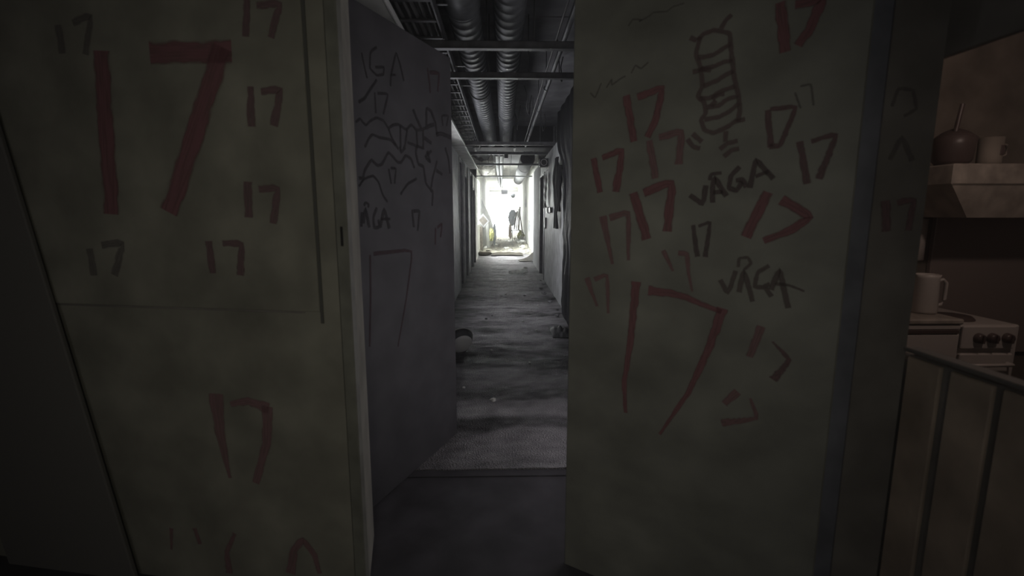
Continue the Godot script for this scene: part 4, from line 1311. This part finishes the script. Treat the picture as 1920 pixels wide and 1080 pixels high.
# ---------------------------------------------------------------- things on the corridor floor and at its far end
func far_end() -> void:
	# overturned basin beside the open door
	var b := thing("basin", "pale basin tipped on its side behind the open scribbled door", "basin", Vector3(-0.385, 0.095, -4.5))
	var ax := Vector3(0.50, -0.55, 1.0).normalized()
	var bt := Transform3D(Basis(ax.cross(Vector3.UP).normalized(), ax, ax.cross(Vector3.UP).normalized().cross(ax)), Vector3.ZERO)
	var st := begin()
	lathe(st, [Vector2(0, 0.006), Vector2(0.07, 0.004), Vector2(0.098, -0.003), Vector2(0.106, -0.012)], 28, bt)
	mesh("base", st, M.white_plastic, b)
	st = begin()
	lathe(st, [Vector2(0.106, -0.012), Vector2(0.118, -0.04), Vector2(0.136, -0.085), Vector2(0.130, -0.085), Vector2(0.112, -0.035), Vector2(0.095, -0.012), Vector2(0, -0.006)], 28, bt)
	mesh("side", st, M.steel_dark, b)
	st = begin()
	var rim := []
	for j in 29:
		rim.append(bt * Vector3(0.139 * cos(TAU * j / 28.0), -0.085, 0.139 * sin(TAU * j / 28.0)))
	tube(st, rim, 0.005, 8, false)
	mesh("rim", st, M.panel_white, b)

	# white scraps on the floor
	st = begin()
	sheet(st, 16, 8, 0.004, func(u: float, v: float) -> Vector3:
		return Vector3(0.16 + 0.42 * u, 0.04 + 0.05 * u - 0.05 * v + 0.03 * noise.get_noise_2d(u * 180.0, v * 150.0), -10.9 + 0.35 * v - 0.15 * u))
	tag(mesh("plaster_sheet", st, M.plaster_chunk), "ragged white scrap lying in the middle of the dark floor", "scrap")
	st = begin()
	lump(st, Vector3.ZERO, Vector3(0.09, 0.05, 0.08), 5, 0.5, 41)
	tag(mesh("plaster_lump", st, M.plaster_chunk), "small white lump just beyond the ragged white scrap", "scrap").position = Vector3(0.571, 0.035, -11.6)
	for i in 16:
		st = begin()
		var s := 0.012 + rng.randf() * 0.018
		lump(st, Vector3.ZERO, Vector3(s * 1.4, s, s), 4, 0.5, i + 60)
		var o := tag(mesh("pebble", st, M.plaster_chunk if i % 3 else M.cable_black), "crumb of plaster scattered on the gritty floor", "crumb", "crumbs on the gritty floor")
		var x := -0.45 + rng.randf() * 1.2
		var d := 2.9 + rng.randf() * 6.0
		o.position = Vector3(x, floor_height(x, d) + s * 0.3, -d)

	# edge of the rubble: rolled carpet, bent cardboard
	st = begin()
	var pts := []
	for j in 12:
		pts.append(Vector3(-0.73 + 0.036 * j, 0.075 + 0.012 * sin(j * 0.9), -15.2 - 0.02 * j))
	tube(st, pts, [0.05, 0.07, 0.075, 0.07, 0.075, 0.08, 0.075, 0.07, 0.065, 0.06, 0.05, 0.03], 10)
	tag(mesh("carpet_roll", st, M.brown_roll), "brown roll of matting at the near edge of the rubble", "roll")
	st = begin()
	sheet(st, 12, 10, 0.012, func(u: float, v: float) -> Vector3:
		return Vector3(0.48 + 0.46 * u, 0.03 + 0.27 * u * u * (0.25 + 0.75 * v) + 0.02 * noise.get_noise_2d(u * 90.0, v * 90.0), -13.3 - 0.5 * v))
	tag(mesh("bent_board", st, M.cardboard), "bent brown board curling up against the grey pilaster", "board")
	st = begin()
	sheet(st, 24, 8, 0.006, func(u: float, v: float) -> Vector3:
		return Vector3(-0.35 + 1.0 * u, 0.05 + 0.03 * noise.get_noise_2d(u * 120.0, v * 70.0) + 0.03 * v, -15.0 - 0.7 * v - 0.25 * sin(PI * u)))
	tag(mesh("carpet_edge", st, M.brown_roll), "ruckled edge of matting across the floor before the rubble", "matting")

	# left: sagging gypsum board, framed picture, pale plank, yellow-green cloth
	st = begin()
	var outline := PackedVector2Array()
	var foot: Vector3 = Vector3(-0.636, 0.092, -17.4)
	for q: Vector3 in [Vector3(-0.706, 1.895, -17.4), Vector3(-0.678, 1.801, -17.4), Vector3(-0.622, 1.651, -17.4), Vector3(-0.491, 1.426, -17.4), Vector3(-0.378, 1.162, -17.4), Vector3(-0.313, 0.934, -17.4), Vector3(-0.286, 0.667, -17.4), Vector3(-0.307, 0.361, -17.4), Vector3(-0.405, 0.13, -17.4), Vector3(-0.724, 0.015, -17.4)]:
		outline.append(Vector2(q.x - foot.x, q.y - foot.y))
	plate(st, outline, 0.014)
	var gb := mesh("gypsum_board", st, M.gypsum)
	tag(gb, "large broken gypsum board leaning behind the tilted white frame", "board")
	gb.position = foot
	gb.rotation = Vector3(-0.10, 0.12, 0)
	var pf := thing("picture_frame", "white square frame tilted on its corner before the gypsum board", "picture frame", Vector3(-0.639, 1.097, -16.7))
	pf.rotation = Vector3(-0.2, 0.5, 0.72)
	st = begin()
	for s: int in [-1, 1]:
		bb(st, Vector3(s * 0.15 - 0.025, -0.175, -0.012), Vector3(s * 0.15 + 0.025, 0.175, 0.012))
		bb(st, Vector3(-0.15, s * 0.15 - 0.025, -0.012), Vector3(0.15, s * 0.15 + 0.025, 0.012))
	var pfr := mesh("frame", st, M.concrete, pf)
	st = begin()
	bb(st, Vector3(-0.15, -0.15, -0.010), Vector3(0.15, 0.15, 0.004), 0.001)
	mesh("picture", st, M.cardboard, pfr)
	for q: Array in [[912.5, 416, 915, 463, 0.05, "plaster_chunk", "pale narrow plank leaning in front of the yellow-green cloth"], [903, 428, 905, 468, 0.035, "timber", "grey plank leaning under the tilted white frame"], [909, 430, 908, 462, 0.04, "timber", "short grey plank between the pale plank and the tilted frame"]]:
		pass
	leaner(Vector3(-0.52, 1.036, -17.0), Vector3(-0.472, 0.179, -16.7), 0.10, 0.03, M.gypsum, "pale narrow plank leaning in front of the yellow-green cloth")
	leaner(Vector3(-0.706, 0.902, -16.5), Vector3(-0.687, 0.099, -16.3), 0.09, 0.03, M.timber, "grey plank standing under the tilted white frame")
	leaner(Vector3(-0.604, 0.826, -17.2), Vector3(-0.627, 0.203, -16.9), 0.10, 0.03, M.gypsum, "short plank between the pale plank and the tilted frame")
	st = begin()
	lump(st, Vector3.ZERO, Vector3(0.16, 0.42, 0.2), 9, 0.35, 5)
	tag(mesh("cloth_heap", st, M.yellow_cloth), "yellow-green cloth heap beside the pale leaning plank", "cloth").position = Vector3(-0.356, 0.626, -16.6)
	st = begin()
	lump(st, Vector3(0, -0.22, 0), Vector3(0.15, 0.80, 0.2), 8, 0.25, 8)
	tag(mesh("dark_bag", st, M.grey_cloth), "small dark bag poking out behind the broken gypsum board", "bag").position = Vector3(-0.284, 0.783, -18.6)

	# right: stool, bundle, leaning boards, cloth
	var so := thing("stool", "white stool standing in the rubble before the glaring opening", "stool", Vector3(0.621, 0.233, -21.5))
	st = begin()
	bb(st, Vector3(-0.18, 0.36, -0.16), Vector3(0.18, 0.40, 0.16), 0.008)
	mesh("seat", st, M.white_plastic, so)
	for sx: int in [-1, 1]:
		for sz: int in [-1, 1]:
			st = begin()
			bb(st, Vector3(sx * 0.15 - 0.018, -0.12, sz * 0.13 - 0.018), Vector3(sx * 0.15 + 0.018, 0.36, sz * 0.13 + 0.018))
			mesh("leg", st, M.white_plastic, so)
	st = begin()
	sheet(st, 20, 16, 0.02, func(u: float, v: float) -> Vector3:
		var an := TAU * u
		var r := 0.17 * sin(PI * clampf(v, 0.04, 0.96)) ** 0.4 * (1.0 + 0.7 * noise.get_noise_2d(cos(an) * 40.0 + 300.0, sin(an) * 40.0 + v * 60.0))
		return Vector3(cos(an) * r + 0.05 * v, -0.36 + 0.74 * v, -sin(an) * r * 0.8))
	tag(mesh("cloth_bundle", st, M.grey_cloth), "dark grey cloth bundle standing against the glaring opening", "bundle").position = Vector3(0.459, 1.133, -22.3)
	st = begin()
	lump(st, Vector3(0, -0.12, 0), Vector3(0.17, 0.72, 0.2), 8, 0.25, 12)
	tag(mesh("tan_sack", st, M.tan_cloth), "tan sack under the dark grey bundle", "sack").position = Vector3(0.381, 0.652, -22.1)
	leaner(Vector3(0.7, 1.447, -22.2), Vector3(0.547, 0.65, -21.4), 0.07, 0.03, M.timber, "timber batten leaning behind the stool, nearest the dark bundle")
	leaner(Vector3(0.787, 1.547, -22.6), Vector3(0.647, 0.644, -21.6), 0.06, 0.03, M.plaster_chunk, "whitish batten leaning behind the stool, between two others")
	leaner(Vector3(0.849, 1.645, -22.6), Vector3(0.743, 0.596, -21.6), 0.08, 0.03, M.timber, "timber batten leaning behind the stool, nearest the peeling wall")
	leaner(Vector3(0.775, 1.306, -20.6), Vector3(0.865, 0.476, -20.0), 0.05, 0.03, M.timber, "short batten propped on the peeling wall beside the stool")
	st = begin()
	lump(st, Vector3.ZERO, Vector3(0.28, 0.34, 0.5), 9, 0.4, 22)
	tag(mesh("cloth_heap", st, M.yellow_cloth), "yellow-green cloth heap at the foot of the peeling wall by the stool", "cloth").position = Vector3(0.8, 0.45, -20.6)
	# broken plaster over the rubble
	var placed: Array[Vector2] = []
	for i in 44:
		st = begin()
		var s := 0.06 + rng.randf() * 0.14
		lump(st, Vector3.ZERO, Vector3(s * 1.5, s * 0.7, s * 1.3), 5, 0.55, i + 100)
		var o := tag(mesh("plaster_block", st, M.plaster_chunk if i % 3 else M.rubble), "chunk of broken plaster on the far rubble", "rubble", "plaster chunks on the far rubble")
		var x := -0.68 + rng.randf() * 1.6
		if i % 2: x = [-0.62, 0.82][i / 2 % 2] + (rng.randf() - 0.5) * 0.3
		var d := 16.2 + rng.randf() * 11.0
		for k in 30:
			if placed.all(func(q: Vector2) -> bool: return q.distance_to(Vector2(x, d)) > 0.33): break
			d = 16.2 + rng.randf() * 11.0
		placed.append(Vector2(x, d))
		o.position = Vector3(x, floor_height(x, d) + s * 0.12, -d)
		o.rotation.y = rng.randf() * TAU

func leaner(a: Vector3, b: Vector3, w: float, th: float, m: Material, label: String) -> void:
	var st := begin()
	var l := a.distance_to(b)
	bx(st, Vector3(0, l / 2.0, 0), Vector3(w, l, th), 0.004)
	var o := mesh("plank", st, m)
	tag(o, label, "plank")
	var y := (a - b).normalized()
	var x := y.cross(Vector3(0, 0, 1)).normalized()
	o.transform = Transform3D(Basis(x, y, x.cross(y)), b)

# ---------------------------------------------------------------- the kitchenette behind the hatch
func kitchen() -> void:
	var st := begin()
	bb(st, Vector3(1.22, 0, -2.80), Vector3(3.2, 2.6, -2.68), 0.0)
	tag(mesh("wall_kitchen", st, M.kitchen_wall), "warm pale wall behind the cooker and hood", "wall", "", "structure")
	st = begin()
	bb(st, Vector3(3.1, 0, -2.8), Vector3(3.2, 2.7, 3.15), 0.0)
	bb(st, Vector3(1.2, 0, 3.0), Vector3(3.2, 2.7, 3.15), 0.0)
	tag(mesh("wall_kitchen_side", st, M.lobby_wall_dark), "dark far side wall of the kitchenette", "wall", "", "structure")
	st = begin()
	bb(st, Vector3(1.0, 0, -2.8), Vector3(1.12, 2.6, -1.74), 0.0)
	tag(mesh("wall_kitchen_corner", st, M.kitchen_wall), "wall between the kitchenette and the corridor", "wall", "", "structure")
	st = begin()
	bb(st, Vector3(1.0, 2.6, -2.8), Vector3(3.2, 2.72, -1.6), 0.0)
	tag(mesh("ceiling_kitchen", st, M.lobby_wall_dark), "dark ceiling over the cooker", "ceiling", "", "structure")
	st = begin()
	bb(st, Vector3(1.0, -0.15, -2.8), Vector3(3.2, 0.0, -2.36), 0.0)
	tag(mesh("floor_kitchen", st, M.lino), "dark floor under the cooker", "floor", "", "structure")

	var lp := thing("pendant_lamp", "weak bulb on a cord in the kitchenette, out of the hatch's view", "lamp", Vector3(1.9, 1.9, -1.35))
	st = begin()
	lathe(st, [Vector2(0, -0.05), Vector2(0.03, -0.035), Vector2(0.035, 0), Vector2(0.015, 0.05), Vector2(0.015, 0.08), Vector2(0, 0.08)], 16)
	mesh("bulb", st, M.bulb_glow, lp)
	st = begin()
	tube(st, [Vector3(0, 0.08, 0), Vector3(0, 0.5, 0)], 0.004, 6)
	mesh("cord", st, M.cable_black, lp)
	var ol := OmniLight3D.new()
	ol.name = "bulb_light"
	ol.light_color = Color(1.0, 0.89, 0.83)
	ol.light_energy = 0.12
	ol.light_size = 0.035
	ol.omni_range = 10.0
	ol.omni_attenuation = 2.0
	ol.shadow_enabled = true
	lp.add_child(ol)

	# cooker
	var ck := thing("cooker", "white enamel cooker with three dark knobs, seen through the hatch", "cooker", Vector3(2.13, 0, -2.0))
	st = begin()
	bb(st, Vector3(-0.135, 0.05, -0.55), Vector3(0.135, 0.868, 0.0), 0.006)
	mesh("body", st, M.enamel, ck)
	st = begin()
	bb(st, Vector3(-0.133, 0.765, 0.001), Vector3(0.102, 0.868, 0.018), 0.006)
	var cp := mesh("control_panel", st, M.enamel, ck)
	for i in 3:
		st = begin()
		lathe(st, [Vector2(0, 0.022), Vector2(0.017, 0.022), Vector2(0.021, 0.016), Vector2(0.023, 0)], 20, Transform3D(Basis(Vector3(1, 0, 0), PI / 2), Vector3([-0.065, -0.005, 0.062][i], 0.815, 0.018)))
		bx(st, Vector3([-0.065, -0.005, 0.062][i], 0.815, 0.043), Vector3(0.008, 0.036, 0.014), 0.002)
		mesh("knob", st, M.knob_dark, cp)
	st = begin()
	bb(st, Vector3(-0.133, 0.12, 0.001), Vector3(0.102, 0.745, 0.02), 0.006)
	var od := mesh("oven_door", st, M.enamel, ck)
	st = begin()
	tube(st, [Vector3(-0.11, 0.70, 0.02), Vector3(-0.11, 0.70, 0.045), Vector3(0.08, 0.70, 0.045), Vector3(0.08, 0.70, 0.02)], 0.008, 8)
	mesh("oven_handle", st, M.enamel, od)
	for p: Vector2 in [Vector2(-0.04, -0.14), Vector2(-0.04, -0.40)]:
		st = begin()
		lathe(st, [Vector2(0, 0.018), Vector2(0.07, 0.018), Vector2(0.08, 0.008), Vector2(0.082, 0.0)], 24, Transform3D(Basis(), Vector3(p.x, 0.866, p.y)))
		mesh("hotplate", st, M.knob_dark, ck)
	# base unit left of it
	var cb := thing("kitchen_cabinet", "white base cabinet with a dark grip slot beside the cooker", "cabinet", Vector3(1.74, 0, -2.0))
	st = begin()
	bb(st, Vector3(-0.45, 0.05, -0.55), Vector3(0.245, 0.835, 0.0), 0.004)
	mesh("body", st, M.enamel, cb)
	st = begin()
	bb(st, Vector3(-0.44, 0.12, 0.001), Vector3(0.243, 0.833, 0.019), 0.005)
	mesh("door", st, M.enamel, cb)
	st = begin()
	bb(st, Vector3(-0.40, 0.835, 0.005), Vector3(0.235, 0.852, 0.022), 0.002)
	mesh("grip_slot", st, M.knob_dark, cb)
	st = begin()
	bb(st, Vector3(-0.45, 0.853, -0.0), Vector3(0.243, 0.874, 0.018), 0.003)
	mesh("rail", st, M.enamel, cb)
	st = begin()
	bb(st, Vector3(1.23, 0.876, -2.66), Vector3(1.99, 0.90, -1.975), 0.006)
	tag(mesh("worktop", st, M.worktop), "dull worktop with the jug on it, beside the cooker", "worktop")
	# back panel behind the cooker
	st = begin()
	bb(st, Vector3(2.42, 0.55, -2.675), Vector3(3.09, 1.40, -2.645), 0.004)
	tag(mesh("splash_panel", st, M.backsplash), "black splash panel on the wall under the hood", "panel")
	# hood
	var hd := thing("cooker_hood", "dull sloping cooker hood with pots standing on it", "cooker hood", Vector3(2.35, 1.33, -2.2))
	st = begin()
	var A := [Vector3(-0.30, 0.155, 0), Vector3(0.55, 0.155, 0), Vector3(0.55, 0.255, 0), Vector3(-0.30, 0.255, 0)]
	bb(st, Vector3(-0.29, 0.15, -0.43), Vector3(0.60, 0.245, 0.0), 0.006)
	mesh("front_band", st, M.worktop, hd)
	st = begin()
	var q := [Vector3(-0.28, 0.15, -0.01), Vector3(0.59, 0.15, -0.01), Vector3(0.59, 0.15, -0.42), Vector3(-0.28, 0.15, -0.42), Vector3(-0.14, 0.0, -0.06), Vector3(0.50, 0.0, -0.06), Vector3(0.50, 0.0, -0.42), Vector3(-0.14, 0.0, -0.42)]
	for f: Array in [[4, 5, 1, 0], [5, 6, 2, 1], [7, 4, 0, 3], [6, 7, 3, 2], [7, 6, 5, 4], [0, 1, 2, 3]]:
		quad(st, q[f[0]], q[f[1]], q[f[2]], q[f[3]])
	mesh("sloped_underside", st, M.worktop, hd)
	# pots on the hood
	var pt := thing("saucepan", "dark rounded pot with a spoon in it, on the cooker hood", "pot", Vector3(2.135, 1.576, -2.3))
	st = begin()
	lathe(st, [Vector2(0, 0), Vector2(0.06, 0.0), Vector2(0.075, 0.02), Vector2(0.08, 0.09), Vector2(0.086, 0.12), Vector2(0.05, 0.15), Vector2(0.02, 0.165), Vector2(0, 0.168)], 24)
	mesh("body", st, M.knob_dark, pt)
	st = begin()
	tube(st, [Vector3(-0.03, 0.13, 0.03), Vector3(-0.02, 0.27, 0.04)], 0.009, 8)
	mesh("spoon", st, M.knob_dark, pt)
	var mg := thing("mug", "pale mug with a dark mark, on the cooker hood beside the pot", "mug", Vector3(2.275, 1.576, -2.26))
	st = begin()
	lathe(st, [Vector2(0, 0), Vector2(0.042, 0.0), Vector2(0.045, 0.006), Vector2(0.046, 0.12), Vector2(0.041, 0.12), Vector2(0.040, 0.012), Vector2(0, 0.01)], 24)
	var mb := mesh("body", st, M.kitchen_wall, mg)
	st = begin()
	bx(st, Vector3(0.012, 0.06, 0.0455), Vector3(0.018, 0.045, 0.004), 0.001)
	mesh("mark", st, M.knob_dark, mb)
	st = begin()
	tube(st, [Vector3(0.044, 0.095, 0), Vector3(0.075, 0.088, 0), Vector3(0.078, 0.045, 0), Vector3(0.044, 0.03, 0)], 0.006, 8)
	mesh("handle", st, M.kitchen_wall, mg)
	# jug on the worktop
	var jg := thing("jug", "tall white jug with a loop handle on the worktop", "jug", Vector3(2.165, 0.902, -2.38))
	jg.position = Vector3(1.93, 0.902, -2.12)
	st = begin()
	lathe(st, [Vector2(0, 0), Vector2(0.048, 0.0), Vector2(0.052, 0.01), Vector2(0.046, 0.16), Vector2(0.050, 0.175), Vector2(0.045, 0.176), Vector2(0.041, 0.16), Vector2(0.045, 0.012), Vector2(0, 0.008)], 24)
	mesh("body", st, M.enamel, jg)
	st = begin()
	tube(st, [Vector3(0.046, 0.145, 0), Vector3(0.075, 0.15, 0.0), Vector3(0.092, 0.135, 0), Vector3(0.093, 0.06, 0), Vector3(0.08, 0.035, 0), Vector3(0.048, 0.03, 0)], 0.008, 8)
	mesh("handle", st, M.enamel, jg)
	# paper roll on the wall behind it
	var pr := thing("paper_roll", "pale paper roll with a hanging end, above the jug", "paper roll", Vector3(2.235, 1.10, -2.58))
	st = begin()
	lathe(st, [Vector2(0, 0), Vector2(0.06, 0), Vector2(0.06, 0.22), Vector2(0, 0.22)], 24)
	mesh("roll", st, M.enamel, pr)
	st = begin()
	sheet(st, 4, 6, 0.001, func(u: float, v: float) -> Vector3: return Vector3(-0.085 + 0.06 * u, -0.03 + 0.22 * v, 0.058 - 0.02 * (1.0 - u)))
	mesh("loose_end", st, M.enamel, pr)
